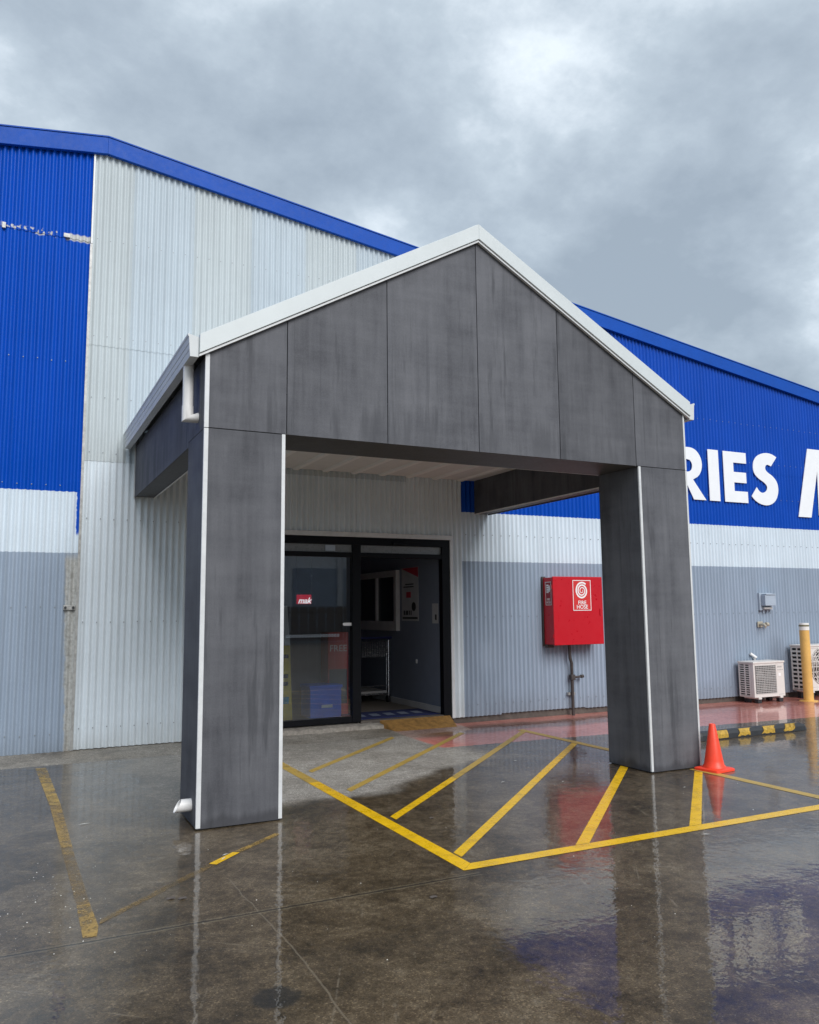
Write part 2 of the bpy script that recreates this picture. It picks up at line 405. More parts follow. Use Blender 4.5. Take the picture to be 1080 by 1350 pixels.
    if apron: pinkm = t.math('MULTIPLY', pinkm, .8)
    colr = t.mix(pinkm, colr, pinkc)
    t.put(b.inputs['Base Color'], colr)
    # a film of rain water lies over the slab as a clear coat; the sheltered patch has none
    wetm = t.math('SUBTRACT', 1.0, t.math('MULTIPLY', dry, .97))
    wetm = t.math('MULTIPLY', wetm, t.lerp(t.step(n3, .34, .62), 1.0, .72))
    if apron: wetm = t.math('MULTIPLY', wetm, .45)
    t.put(b.inputs['Coat Weight'], wetm)
    b.inputs['Coat IOR'].default_value = 1.345
    rw = t.ramp(t.math('ADD', t.math('MULTIPLY', n2, .5), t.math('MULTIPLY', n3, .5)), [(.40, .0), (.56, .012), (.72, .09)])
    t.put(b.inputs['Coat Roughness'], rw)
    t.put(b.inputs['Roughness'], t.lerp(dry, .42, .7))
    b.inputs['Specular IOR Level'].default_value = .25
    h1 = t.noise(p, 11, 1, .5); h2 = t.noise(p, 38, 1, .5)
    calm = t.lerp(t.step(n1, .40, .62), .55, 1.25)
    h = t.math('MULTIPLY', t.math('ADD', t.math('MULTIPLY', h1, .8), t.math('MULTIPLY', h2, .30)), calm)
    t.put(b.inputs['Coat Normal'], t.bump(h, .085, .02))
    grain = t.bump(t.math('ADD', n4, t.math('MULTIPLY', n3, .6)), .7, .0015)
    if joint is not None: grain = t.bump(t.math('SUBTRACT', 1.0, joint), .5, .004, grain)
    t.put(b.inputs['Normal'], grain)
m, t, b = material('wet_concrete'); M['ground'] = m; concrete(m, t, b)
m, t, b = material('damp_apron_concrete'); M['apron'] = m; concrete(m, t, b, True)

def paint(name, col, keep_lo, keep_hi, rough=.18):
    m, t, b = material(name)
    p = t.pos()
    n = t.noise(p, 9, 5, .7); n2 = t.noise(p, 60, 3, .7); n3 = t.noise(p, 1.7, 3)
    f = t.math('ADD', t.math('MULTIPLY', n, .55), t.math('MULTIPLY', n2, .45))
    c = t.ramp(f, [(.25, tuple(k * .66 for k in col)), (.42, tuple(k * .92 for k in col)), (.55, col), (.75, tuple(min(1, k * 1.12) for k in col))])
    dirt = t.step(t.noise(t.vmath('ADD', p, (3.1, 7.7, 0)), 4.5, 5, .65), .50, .68)
    c = t.mix(t.math('MULTIPLY', dirt, .45), c, tuple(k * .5 + .02 for k in col))
    t.put(b.inputs['Base Color'], c)
    t.put(b.inputs['Roughness'], t.ramp(n, [(.3, rough), (.7, rough + .25)]))
    t.put(b.inputs['Alpha'], t.step(t.math('ADD', t.math('MULTIPLY', f, .7), t.math('MULTIPLY', n3, .3)), keep_lo, keep_hi))
    t.put(b.inputs['Normal'], t.bump(n2, .25, .002))
    return m
M['paint_fresh'] = paint('yellow_line_paint', (.88, .52, .010), .27, .35)
M['paint_half'] = paint('half_worn_yellow_line_paint', (.46, .30, .07), .37, .60, .25)
M['paint_dull'] = paint('dull_yellow_line_paint', (.50, .335, .075), .31, .45, .35)
M['paint_worn'] = paint('worn_yellow_line_paint', (.40, .25, .06), .36, .60, .2)
M['paint_faint'] = paint('faint_yellow_line_paint', (.26, .165, .055), .36, .66, .2)

# ------------------------------------------------------------------ the ground
ground = structure(MB().quad((-250, -300, 0), (250, -300, 0), (250, 250, 0), (-250, 250, 0)).build('ground', M['ground']))
ground.data.transform(Matrix.Identity(4))
# low concrete apron against the wall, worn and rising towards the sheets
ap = MB(); NX = 60
xs = [-19 + (4.36 + 19) * i / NX for i in range(NX + 1)]
vs = []
for xx in xs:
    j = random.uniform(-.012, .012)
    vs += [(xx, 3.385 + j, .0), (xx, 3.42 + j, .005 + j * .1), (xx, 3.97 + .03, .045)]
ap.add(vs, [(i * 3 + k, i * 3 + 3 + k, i * 3 + 4 + k, i * 3 + 1 + k) for i in range(NX) for k in (0, 1)])
structure(ap.build('pavement', M['apron'], smooth=True))

# painted lines: parts of the ground, 4 mm proud sheets
ZL = .0025
def line(poly, mat):
    mb = MB(); mb.add([(x_, y_, ZL) for x_, y_ in poly], [tuple(range(len(poly)))])
    return mb.build('painted_line', M[mat], ground, recalc=False)
line([(1.285, -1.72), (1.395, -1.612), (1.395, 1.2), (1.285, 1.2)], 'paint_fresh')
line([(1.285, 1.2), (1.395, 1.2), (1.395, 3.12), (1.285, 3.12)], 'paint_dull')
line([(1.285, -1.722), (4.96, -1.722), (4.96, -1.612), (1.397, -1.612)], 'paint_fresh')
line([(4.855, -1.610), (4.96, -1.610), (4.96, -.02), (4.855, -.02)], 'paint_dull')
line([(4.855, .66), (4.96, .66), (4.96, 3.07), (4.855, 3.05)], 'paint_dull')
hw = .054
def bar(x0, y0, x1, y1, mat): line([(x0, y0 - hw), (x1, y1 - hw), (x1, y1 + hw), (x0, y0 + hw)], mat)
bar(1.48, 1.71, 3.15, 3.31, 'paint_dull')
bar(1.50, .72, 4.10, 3.21, 'paint_dull')
bar(1.44, -.355, 2.6, .747, 'paint_fresh'); bar(2.602, .749, 4.85, 2.90, 'paint_dull')
bar(1.41, -1.42, 4.845, 1.81, 'paint_fresh')
line([(2.225, -1.608), (2.345, -1.608), (4.388, .34), (4.388, .455)], 'paint_fresh')
line([(4.62, .652), (4.73, .652), (4.85, .765), (4.85, .88)], 'paint_fresh')
line([(3.265, -1.608), (3.385, -1.608), (4.85, -.20), (4.83, -.115)], 'paint_fresh')
# old parking bay on the left
line([(-.99, 3.27), (-.885, 3.25), (-.845, 1.4), (-.93, 1.4)], 'paint_half')
line([(-.93, 1.398), (-.845, 1.398), (-.845, -.2), (-.915, -.2)], 'paint_worn')
line([(-.915, -.202), (-.845, -.202), (-.835, -1.25), (-.905, -1.25)], 'paint_faint')
line([(-.905, -1.252), (-.835, -1.252), (-.825, -1.62), (-.845, -1.76), (-.91, -1.75)], 'paint_worn')
line([(-.822, -1.60), (-.80, -1.52), (-.09, -.84), (-.05, -.88)], 'paint_faint')
line([(-.049, -.879), (-.089, -.839), (.11, -.66), (.15, -.69)], 'paint_fresh')
line([(.151, -.689), (.111, -.659), (.50, -.34), (.53, -.38)], 'paint_worn')

# ------------------------------------------------------------------ the warehouse
wh = thing('warehouse', 'large corrugated steel warehouse painted blue, white and grey behind the grey porch', 'building', (4.5, D, 0))
RX, RZ, SL = -.45, 7.53, .1405
def top(xx): return RZ - .19 - SL * abs(xx - RX)
XL, XR = -18.6, 17.9
PITCH = .0762
def yc(xx): return D + .0150 * math.cos(2 * math.pi * (xx + .111) / PITCH)
def sheet(x0, x1, z0, z1, dy=0.0, tint=(1, 1, 1), dent=None):
    n = max(2, round((x1 - x0) / PITCH * 8))
    zt = (lambda a: top(a)) if z1 is None else (lambda a: z1)
    rows = 24 if dent else 1
    vs = []; fs = []
    for r in range(rows + 1):
        for i in range(n + 1):
            xx = x0 + (x1 - x0) * i / n; zz = z0 + (zt(xx) - z0) * r / rows
            yy = yc(xx) + dy
            if dent: yy += dent(xx, zz, yy)
            vs.append((xx, yy, zz))
    for r in range(rows):
        for i in range(n):
            a = r * (n + 1) + i; fs.append((a, a + 1, a + n + 2, a + n + 1))
    o = MB().add(vs, fs).build('cladding_sheet', M['clad'], wh, smooth='all', recalc=False)
    o.color = (*tint, 1)
    return o
def jit(a=.02):
    k = 1 + random.uniform(-a, a); return (k, k, k)
DOOR0, DOOR1, DTOP = 1.46, 4.42, 2.665
# left bay
xx = -.61; k = 0
while xx > XL + .01:
    x0 = max(XL, xx - .762)
    sheet(x0, xx, .045, 6.19, -.002 * (k % 2), jit()); sheet(x0, xx, 6.15, None, -.007 - .002 * (k % 2), jit())
    xx = x0; k += 1
# white bay: bay edges follow the laps of the real sheets
edges = [-.585, -.111] + [-.111 + .762 * i for i in range(1, 6)]
creamy, cool, lowt = (.765, .765, .745), (.74, .765, .785), (.97, .975, .985)
tints = [creamy, cool, creamy, cool, creamy, cool]
for i in range(6):
    a, c = edges[i], edges[i + 1]; dy = -.002 * (i % 2)
    c2 = c
    sheet(a, c, 4.85 if i < 2 else 4.3 + .1 * i, None, dy - .008, tints[i])
    lo = 3.42
    sheet(a, c, lo, 4.90 if i < 2 else 4.34 + .1 * i, dy - .004, tuple(.985 * q for q in tints[i]))
    segs = []
    for s0, s1, zb in ((a, min(c, DOOR0), .052), (max(a, DOOR0), min(c, DOOR1), DTOP), (max(a, DOOR1), c, .082)):
        if s1 - s0 > .01: sheet(s0, s1, zb, 3.46, dy, lowt)
a = edges[-1]
def dentfn(xx, zz, yy):
    d = 0
    for cx, cz, rx, rz, dp in ((5.0, .92, .22, .30, .012), (5.15, .42, .3, .10, .008), (4.85, .30, .12, .2, .012), (5.35, .8, .2, .12, .008)):
        q = ((xx - cx) / rx) ** 2 + ((zz - cz) / rz) ** 2
        if q < 1: d += dp * (1 - q) ** 1.2 - (yy - D) * .6 * (1 - q)
    return d
# right bay, starting where the white bay's last sheet ends
xx = edges[-1]; k = 0
while xx < XR - .01:
    x1 = min(XR, xx + .762); dy = -.002 * (k % 2)
    if k == 0:
        sheet(xx, DOOR1, DTOP, 3.46, dy, jit(.01)); sheet(DOOR1, x1, .085, 3.46, dy, jit(.01), dentfn)
    elif k == 1:
        sheet(xx, x1, .085, 3.46, dy, jit(.012), dentfn)
    else:
        sheet(xx, x1, .085 if k > 3 else .10, 3.46 if k < 3 else 4.05, dy, jit(.015))
    sheet(xx, x1, 3.42 if k < 3 else 4.02, None, dy - .004, jit(.015))
    xx = x1; k += 1
# edge flashing between left bay and white bay
MB().box(-.612, -.583, D - .030, D + .01, .05, 6.12).build('edge_flashing', M['galv'], wh)
MB().box(-.606, -.586, D - .034, D + .01, 6.125, top(-.59) - .01).build('edge_flashing', M['trim'], wh)
# barge boards
for xa, xb in ((XL - .1, RX), (RX, XR + .1)):
    f_ = lambda q: RZ - SL * abs(q - RX)
    MB().prism([(xa, f_(xa) - .215), (xb, f_(xb) - .215), (xb, f_(xb)), (xa, f_(xa))], 'y', D - .075, D - .02).build('barge_board', M['barge'], wh, bevel=.006)
    MB().prism([(xa, f_(xa) + .004), (xb, f_(xb) + .004), (xb, f_(xb) + .02), (xa, f_(xa) + .02)], 'y', D - .085, D + 32).build('roof_sheet', M['barge'], wh)
# wall lining behind the sheets, with the doorway left open
ln = MB()
ln.prism([(XL, .0), (DOOR0, .0), (DOOR0, top(DOOR0)), (RX, top(RX)), (XL, top(XL))], 'y', D + .03, D + .12)
ln.prism([(DOOR0, DTOP), (DOOR1, DTOP), (DOOR1, top(DOOR1)), (DOOR0, top(DOOR0))], 'y', D + .03, D + .12)
ln.prism([(DOOR1, 0), (XR, 0), (XR, top(XR)), (DOOR1, top(DOOR1))], 'y', D + .03, D + .12)
ln.build('wall_lining', M['concrete_dark'], wh)
MB().box(XL, XL + .1, D + .12, D + 32, 0, 4.8).build('side_wall', M['far_wall'], wh)
MB().box(XR - .1, XR, D + .12, D + 32, 0, 4.7).build('side_wall', M['far_wall'], wh)
MB().box(XL, XR, D + 31.9, D + 32, 0, 4.7).build('rear_wall', M['far_wall'], wh)
# fixing screws of the sheets
sm = MB()
def screws(x0, x1, z0, step=.1524):
    n = int((x1 - x0) / step)
    for i in range(n + 1):
        xx = -.111 + PITCH * .5 + round((x0 + i * step + .111) / PITCH) * PITCH
        if xx < x0 or xx > x1: continue
        zz = z0 + random.uniform(-.006, .006); yy = D - .0150
        sm.tube([(xx, yy - .010, zz), (xx, yy + .004, zz)], .0065, 6)
for zz in (.29, 1.50, 2.72): screws(-.57, 1.4, zz)
for zz in (3.52, 4.2, 4.97, 6.2): screws(-.57, 4.4, zz)
for zz in (.25, 1.5, 2.7): screws(4.62, 17, zz)
for zz in (3.55, 4.2, 4.9): screws(4.62, 17, zz)
for zz in (.25, 1.68, 3.1, 4.6): screws(-8, -.8, zz)
stuff(sm.build('screw_heads', M['screw'], wh))
# torn hasp on the left bay edge
hp = MB().box(-.745, -.62, D - .035, D - .013, 1.645, 1.70).build('hasp', M['galv'], wh, bevel=.004)
for q in (-.725, -.64): MB().tube([(q, D - .035, 1.672), (q, D - .052, 1.672)], .014, 10).build('hasp_bolt', M['rubber'], hp)
MB().box(-.915, -.84, D - .03, D - .013, 6.15, 6.20).build('bracket', M['galv'], wh, bevel=.004)
MB().box(-1.585, -1.545, D - .03, D - .013, 6.13, 6.20).build('bracket', M['galv'], wh, bevel=.004)

# door surround
MB().box(DOOR0 - .06, DOOR1, D - .032, D + .025, 2.607, 2.672).build('door_flashing', M['trim'], wh, bevel=.004)
MB().box(4.378, 4.425, D - .032, D + .025, .085, 2.6065).build('door_flashing', M['trim'], wh, bevel=.004)
MB().box(DOOR0 - .06, DOOR0 - .005, D - .032, D + .025, .06, 2.6065).build('door_flashing', M['trim'], wh, bevel=.004)
dr = MB()
dr.box(1.46, 4.376, D - .02, D + .09, 2.50, 2.605)
dr.box(1.46, 4.376, D - .012, D + .09, 2.33, 2.395)
dr.box(1.46, 1.55, D - .018, D + .088, .06, 2.50)
dr.box(4.25, 4.374, D - .018, D + .088, .09, 2.50)
dr.box(2.865, 2.985, D - .025, D + .086, .13, 2.50)
dr.box(1.55, 2.865, D - .016, D + .084, .13, .205)
door = dr.build('door_frame', M['black_frame'], wh, bevel=.004)
MB().box(1.55, 2.865, D + .02, D + .028, .20, 2.335).build('glass_pane', M['glass'], door)
MB().box(1.55, 2.865, D + .02, D + .028, 2.394, 2.502).build('transom_pane', M['transom'], door)
MB().box(2.985, 4.25, D + .02, D + .03, 2.394, 2.502).build('transom_pane', M['transom'], door)
MB().box(3.46, 3.68, D - .055, D - .018, 2.515, 2.56).build('door_sensor', M['black_frame'], door, bevel=.008)
MB().box(2.48, 2.62, D + .004, D + .019, 2.41, 2.49).build('transom_label', M['grey_box'], door)
MB().box(2.985, 4.25, D - .01, D + .6, .10, .138).build('door_sill', M['concrete_dark'], wh, bevel=.004)
sc2 = MB(); nsx = 22
vs = []
for i in range(nsx + 1):
    x_ = 1.40 + (3.28 - 1.40) * i / nsx; j = random.uniform(-.018, .018)
    vs += [(x_, D - .12 + j, .02), (x_, D - .10 + j, .085 + j * .6), (x_, D + .10, .124)]
sc2.add(vs, [(i * 3 + k, i * 3 + 3 + k, i * 3 + 4 + k, i * 3 + 1 + k) for i in range(nsx) for k in (0, 1)]).build('concrete_sill', plain('crumbled_concrete', (.30, .27, .235), .85, var=.45, scale=18, bump=.8), wh, smooth=True)
dec = MB()
for i in range(18):
    q0 = 1.965 + i * .0415
    ring = [(q0 + .015 * math.cos(a_ * math.pi / 5), 1.280 + .020 * math.sin(a_ * math.pi / 5)) for a_ in range(10)]
    rin = [(q0 + .009 * math.cos(a_ * math.pi / 5), 1.280 + .012 * math.sin(a_ * math.pi / 5)) for a_ in range(10)]
    dec.add([(u, D + .0175, v_) for u, v_ in ring + rin], [(j, (j + 1) % 10, 10 + (j + 1) % 10, 10 + j) for j in range(10)])
stuff(dec.build('safety_decals', M['grey_box'], door, recalc=False))
lb = MB(); lb.prism([(2.745 + .02 - .02 * math.cos(a_), 1.43 + .02 * math.sin(a_)) for a_ in [math.pi * (.5 - j / 6) * -1 for j in range(0)]] + [(2.735, 1.42), (2.75, 1.405), (2.86, 1.405), (2.86, 1.445), (2.75, 1.445), (2.735, 1.435)], 'y', D + .012, D + .019)
lb.build('push_label', M['white_print'], door)

# entry lobby behind the doorway
LX0, LX1, LY1 = 1.30, 4.32, 8.2
MB().box(LX0 - .3, LX1 + .3, D + .12, LY1 + .2, .02, .134).build('lobby_floor', M['interior_floor'], wh)
MB().box(LX1, LX1 + .12, D + .121, LY1, .134, 2.75).build('lobby_wall', M['interior_wall'], wh)
MB().box(LX0 - .12, LX0, D + .121, LY1, .134, 2.75).build('lobby_wall', M['interior_wall'], wh)
MB().box(LX0, LX1, LY1 - .1, LY1, .134, 2.75).build('lobby_wall', M['interior_wall'], wh)
MB().box(LX0 - .3, LX1 + .3, D + .121, LY1 + .2, 2.75, 2.85).build('lobby_ceiling', M['interior_wall'], wh)
MB().box(LX1 - .018, LX1 - .001, D + .13, LY1 - .11, .135, .225).build('skirting', M['skirting'], wh, bevel=.004)
wn = MB()
wy0, wy1, wz0, wz1 = 5.54, 7.4, 1.28, 2.25
wn.box(LX1 - .07, LX1 - .001, wy0, wy0 + .09, wz0, wz1).box(LX1 - .07, LX1 - .001, wy1 - .09, wy1, wz0, wz1)
wn.box(LX1 - .0695, LX1 - .001, wy0 + .09, wy1 - .09, wz1 - .1, wz1).box(LX1 - .0695, LX1 - .001, wy0 + .09, wy1 - .09, wz0, wz0 + .15)
wn.box(LX1 - .065, LX1 - .002, 6.32, 6.38, wz0 + .15, wz1 - .1)
iw = wn.build('window_frame', M['interior_white'], wh, bevel=.004)
for y0_, y1_ in ((wy0 + .09, 6.32), (6.38, wy1 - .09)):
    MB().box(LX1 - .03, LX1 - .022, y0_, y1_, wz0 + .15, wz1 - .1).build('pane', M['dark_glass'], iw)

# porch ------------------------------------------------------------------------------
po = thing('entrance_porch', 'dark grey panelled gable porch with white trims over the shop entrance', 'porch', (2.52, 0, 0))
CW, CD_, XI, XW = .652, .632, 4.390, 5.040
ZB, ZS, TH, G = 3.040, 2.995, .012, .0032
APX, APZ, EZ = 2.517, 5.10, 3.655      # gable panel apex and eave heights
def gz(xx): return EZ + (APZ - EZ) * (1 - abs(xx - APX) / APX) if True else 0
def panel(mb): return mb.build('cladding_panel', M['panel'], po, bevel=.0015, seg=1)
jx_ = [0, .667, 1.579, 2.503, 3.418, 4.363, XW]
for i in range(6):
    a, c = jx_[i] + (G if i else 0), jx_[i + 1] - (G if i < 5 else 0)
    poly = [(a, ZB + (.003 if i in (0, 5) else 0)), (c, ZB + (.003 if i in (0, 5) else 0)), (c, gz(c)), (a, gz(a))]
    panel(MB().prism(poly, 'y', 0, TH))
for x0, x1 in ((0, CW), (XI, XW)):
    panel(MB().box(x0, x1, 0, TH, .008, ZB - .003))
    panel(MB().box(x0, x1, CD_ - TH, CD_, .008, ZB - .003))
    panel(MB().box(x0, x0 + TH, TH + .001, CD_ - TH - .001, .008, ZB - .003))
    panel(MB().box(x1 - TH, x1, TH + .001, CD_ - TH - .001, .008, ZB - .003))
    MB().box(x0 + TH + .003, x1 - TH - .003, TH + .003, CD_ - TH - .003, .0, ZB).build('post_core', M['dark'], po)
# front header: soffit and rear face
MB().box(CW - .01, XI + .01, TH + .001, CD_ - TH - .001, ZB, ZB + .012).build('header_soffit', M['beam_dark'], po)
panel(MB().box(.2, XW - .2, CD_ - TH, CD_, ZB + .001, 3.56))
MB().box(CW, XI, CD_ + .001, CD_ + .008, ZB + .001, ZB + .016).build('soffit_trim', M['ceiling_rib'], po)
# side beams
for x0, x1, xo in ((0, .23, 0), (XW - .23, XW, 1)):
    outer = MB().box(x0, x0 + TH, CD_ + .003, D - .035, ZS, EZ - .03) if not xo else MB().box(x1 - TH, x1, CD_ + .003, D - .035, ZS, EZ - .03)
    panel(outer)
    panel(MB().box(x1 - TH, x1, CD_ + .003, D - .012, ZS + .012, 3.498) if not xo else MB().box(x0, x0 + TH, CD_ + .003, D - .012, ZS + .012, 3.498))
    MB().box(x0 + TH + .001, x1 - TH - .001, CD_ + .003, D - .012, ZS + .014, ZS + .026).build('beam_soffit', M['beam_dark'], po)
    # beam over the post on the side face
    panel(MB().box(x0, x0 + TH, TH + .001, CD_ - .001, ZB + .001, EZ - .03) if not xo else MB().box(x1 - TH, x1, TH + .001, CD_ - .001, ZB + .001, EZ - .03))
    ex = (x1 - .001, x1 + .006) if not xo else (x0 - .006, x0 + .001)
    MB().box(ex[0], ex[1], CD_ + .02, D - .02, ZS, ZS + .014).build('beam_trim', M['ceiling_rib'], po)
MB().box(-.012, .024, D - .034, D - .012, ZS - .004, EZ - .05).build('beam_flashing', M['trim'], po)
# corner trims
def trim(mb): return mb.build('corner_trim', M['trim'], po, bevel=.002, seg=1)
tw = .031
for xa, s_, z1 in ((0, 1, gz(.02) - .03), (XW, -1, gz(XW - .02) - .03)):
    x0, x1 = (xa - .004, xa + tw) if s_ > 0 else (xa - tw * .6, xa + .004)
    trim(MB().box(x0, x1, -.004, -.0005, .015, ZB - .004)); trim(MB().box(x0, x1, -.004, -.0005, ZB, z1))
    y0_, y1_ = -.0005, tw * .5
    xs0, xs1 = (xa - .004, xa - .0005) if s_ > 0 else (xa + .0005, xa + .004)
    trim(MB().box(xs0, xs1, y0_, y1_, .015, ZB - .004)); trim(MB().box(xs0, xs1, y0_, y1_, ZB, z1))
for xa, s_ in ((CW, -1), (XI, 1)):
    x0, x1 = (xa - .026, xa + .004) if s_ < 0 else (xa - .004, xa + .024)
    trim(MB().box(x0, x1, -.004, -.0005, .015, ZB - .001))
    xs0, xs1 = (xa + .0005, xa + .004) if s_ < 0 else (xa - .004, xa - .0005)
    trim(MB().box(xs0, xs1, -.0005, .016, .015, ZB - .001))
# ceiling
MB().box(.23, XW - .23, CD_ + .001, D - .012, 3.50, 3.515).build('porch_ceiling', M['ceiling'], po)
k = 0
while .32 + .42 * k < XW - .3:
    xx = .32 + .42 * k
    MB().prism([(xx, 3.4995), (xx + .10, 3.4995), (xx + .08, 3.478), (xx + .02, 3.478)], 'y', CD_ + .002, D - .013).build('ceiling_rib', M['ceiling_rib'], po)
    k += 1
# fascia along the gable, roof sheets behind it
FT, FE = 5.222, 3.774
for sgn in (-1, 1):
    xe = -.06 if sgn < 0 else 5.096
    MB().prism([(xe, FE - .155), (APX, FT - .148), (APX, FT), (xe, FE)] if sgn < 0 else [(APX, FT - .148), (xe, FE - .155), (xe, FE), (APX, FT)], 'y', -.05, -.012).build('fascia_board', M['fascia'], po, bevel=.003, seg=1)
    MB().prism([(xe, FE - .178), (APX, FT - .172), (APX, FT - .152), (xe, FE - .158)] if sgn < 0 else [(APX, FT - .172), (xe, FE - .178), (xe, FE - .158), (APX, FT - .152)], 'y', -.036, -.006).build('fascia_bead', M['trim'], po)
    r_ = MB()
    r_.prism([(xe, FE - .012), (APX, FT - .008), (APX, FT - .034), (xe, FE - .04)], 'y', -.011, D - .013)
    rf = r_.build('roof_sheet', M['fascia'], po)
    q = .1
    rb = MB()
    while q < D - .1:
        rb.prism([(q, 0), (q + .05, 0), (q + .04, .024), (q + .01, .024)], 'x', 0, 1); q += .2
    vsx = []
    for (u, y_, z_) in rb.v:
        xx_ = xe + (APX - xe) * u * .99
        vsx.append((xx_, y_, FE - .012 + (FT + .004 - FE) * u * .99 + z_ * .8))
    rb.v = vsx; rb.build('roof_rib', M['fascia'], rf)
    ug = MB().prism([(0.02 if sgn < 0 else XW - .02, 3.62), (0.02 if sgn < 0 else XW - .02, 3.66), (APX, 5.08), (APX, 5.05)], 'y', TH + .01, D - .014).build('roof_lining', M['beam_dark'], po)
MB().prism([(APX - .12, FT - .058), (APX, FT + .012), (APX + .12, FT - .058), (APX + .12, FT - .062), (APX, FT + .004), (APX - .12, FT - .062)], 'y', -.012, D - .02).build('ridge_cap', M['fascia'], po)
# gutters
def gutter(xa, s_):
    pr = [(0, .0), (.066, 0), (.070, .05), (.064, .055), (.071, .06), (.073, .10), (.067, .106), (.075, .112), (.078, .158), (.086, .168), (.086, .183), (.074, .183), (.074, .165), (.06, .012), (.006, .012), (.006, .16), (0, .16)]
    g = MB().prism([(xa + s_ * u, 3.592 + v_) for u, v_ in pr], 'y', -.014, D - .03).build('gutter', M['gutter'], po)
    MB().prism([(xa + s_ * u, 3.592 + v_) for u, v_ in ((.0, 0), (.066, 0), (.070, .05), (.073, .10), (.078, .158), (.086, .168), (.086, .183), (0, .16))], 'y', -.020, -.0145).build('gutter_end', M['gutter'], g)
gutter(-.062, -1); gutter(5.102, 1)
dp = MB(); cx_, cy_ = -.082, .27
dp.tube([(cx_, cy_, 3.61), (cx_, cy_, 3.24)], .043, 20)
dpo = dp.build('downpipe', M['pvc'], po, smooth=True)
# mitred elbow turning into the post
el = MB(); n_ = 20; vs = []; fs = []; re_ = .0465; zc = 3.165
for k in range(n_):
    q = 2 * math.pi * k / n_; u, v_ = re_ * math.cos(q), re_ * math.sin(q)
    vs += [(cx_ + u, cy_ + v_, 3.262), (cx_ + u, cy_ + v_, zc + u * .75), (.02, cy_ + v_, zc + .012 + u)]
for k in range(n_):
    k2 = (k + 1) % n_
    for j in range(2): fs.append((3 * k + j, 3 * k2 + j, 3 * k2 + j + 1, 3 * k + j + 1))
el.add(vs, fs).build('pipe_elbow', M['pvc'], dpo, smooth=True)
sp_ = MB(); sy, sz = .20, .148
n_ = 20; vs = []; fs = []
for k in range(n_):
    q = 2 * math.pi * k / n_; cz_, cy2 = math.sin(q), math.cos(q)
    vs.append((.002, sy + .047 * cy2, sz + .047 * cz_))
    vs.append((-.075 - .055 * (.5 - .5 * cz_), sy + .047 * cy2, sz + .047 * cz_))
    vs.append((-.073 - .055 * (.5 - .5 * cz_), sy + .041 * cy2, sz + .041 * cz_))
    vs.append((.001, sy + .041 * cy2, sz + .041 * cz_))
for k in range(n_):
    k2 = (k + 1) % n_
    for j in range(3): fs.append((4 * k + j, 4 * k2 + j, 4 * k2 + j + 1, 4 * k + j + 1))
sp_.add(vs, fs).build('drain_spout', M['pvc'], po, smooth=True)

# ------------------------------------------------------------------ sign letters on the blue wall
LY = D - .032
def letter(polys, lab):
    mb = MB()
    for p_ in polys: mb.prism(p_, 'y', LY, LY + .010)
    o = mb.build('sign_letter', M['letter'], bevel=.0)
    tag(o, lab, 'letter', 'white letters of the wall sign'); return o
def strip(center, widths):
    """ribbon polygon as quads around a centre line"""
    out = []
    L_, R_ = [], []
    for i, (u, v_) in enumerate(center):
        a_ = center[max(i - 1, 0)]; c_ = center[min(i + 1, len(center) - 1)]
        tx, tz = c_[0] - a_[0], c_[1] - a_[1]; l_ = math.hypot(tx, tz); nx, nz = -tz / l_, tx / l_
        L_.append((u + nx * widths[i] / 2, v_ + nz * widths[i] / 2)); R_.append((u - nx * widths[i] / 2, v_ - nz * widths[i] / 2))
    return [L_ + R_[::-1]]
ZL0, ZL1 = 3.452, 4.362
# R
bowl = [(8.86, ZL1)] + [(9.07 + .27 * math.cos(q), 4.095 + .267 * math.sin(q)) for q in [math.pi / 2 - math.pi * j / 14 for j in range(15)]]
Rpoly = [(8.72, ZL0), (8.72, ZL1)] + bowl[1:] + [(9.03, 3.828)]
Rout = [(8.72, ZL0), (8.72, ZL1), (9.07, ZL1)] + [(9.07 + .275 * math.cos(q), 4.082 + .28 * math.sin(q)) for q in [math.pi / 2 - math.pi * j / 16 for j in range(1, 14)]] + [(9.12, 3.80), (9.41, ZL0), (9.12, ZL0), (8.97, 3.72), (8.97, ZL0)]
Rin = [(8.97, 3.93), (9.02, 3.93)] + [(9.03 + .085 * math.cos(q), 4.04 + .105 * math.sin(q)) for q in [-math.pi / 2 + math.pi * j / 8 for j in range(9)]] + [(8.97, 4.15)]
def holed(outer, inner, lab):
    c = bpy.data.curves.new('sign_letter', 'CURVE'); c.dimensions = '2D'; c.fill_mode = 'BOTH'; c.extrude = .005
    for poly in (outer, inner):
        sp = c.splines.new('POLY'); sp.points.add(len(poly) - 1); sp.use_cyclic_u = True
        for i, (u, v_) in enumerate(poly): sp.points[i].co = (u, v_, 0, 1)
    o = bpy.data.objects.new('tmp', c); COL.objects.link(o)
    dg = bpy.context.evaluated_depsgraph_get(); me = bpy.data.meshes.new_from_object(o.evaluated_get(dg))
    bpy.data.objects.remove(o); bpy.data.curves.remove(c)
    mb = MB().add([(v.co.x, LY + .005 - v.co.z, v.co.y) for v in me.vertices], [tuple(p.vertices) for p in me.polygons])
    bpy.data.meshes.remove(me)
    return tag(mb.build('sign_letter', M['letter']), lab, 'letter', 'white letters of the wall sign')
holed([(u + .07, v_) for u, v_ in Rout], [(u + .07, v_) for u, v_ in Rin], 'white letter R on the blue wall, half hidden by the porch column')
letter([[(9.565, ZL0), (9.815, ZL0), (9.815, ZL1), (9.565, ZL1)]], 'white letter I between the R and the E of the blue wall sign')
ex0, ex1 = 9.93, 10.50
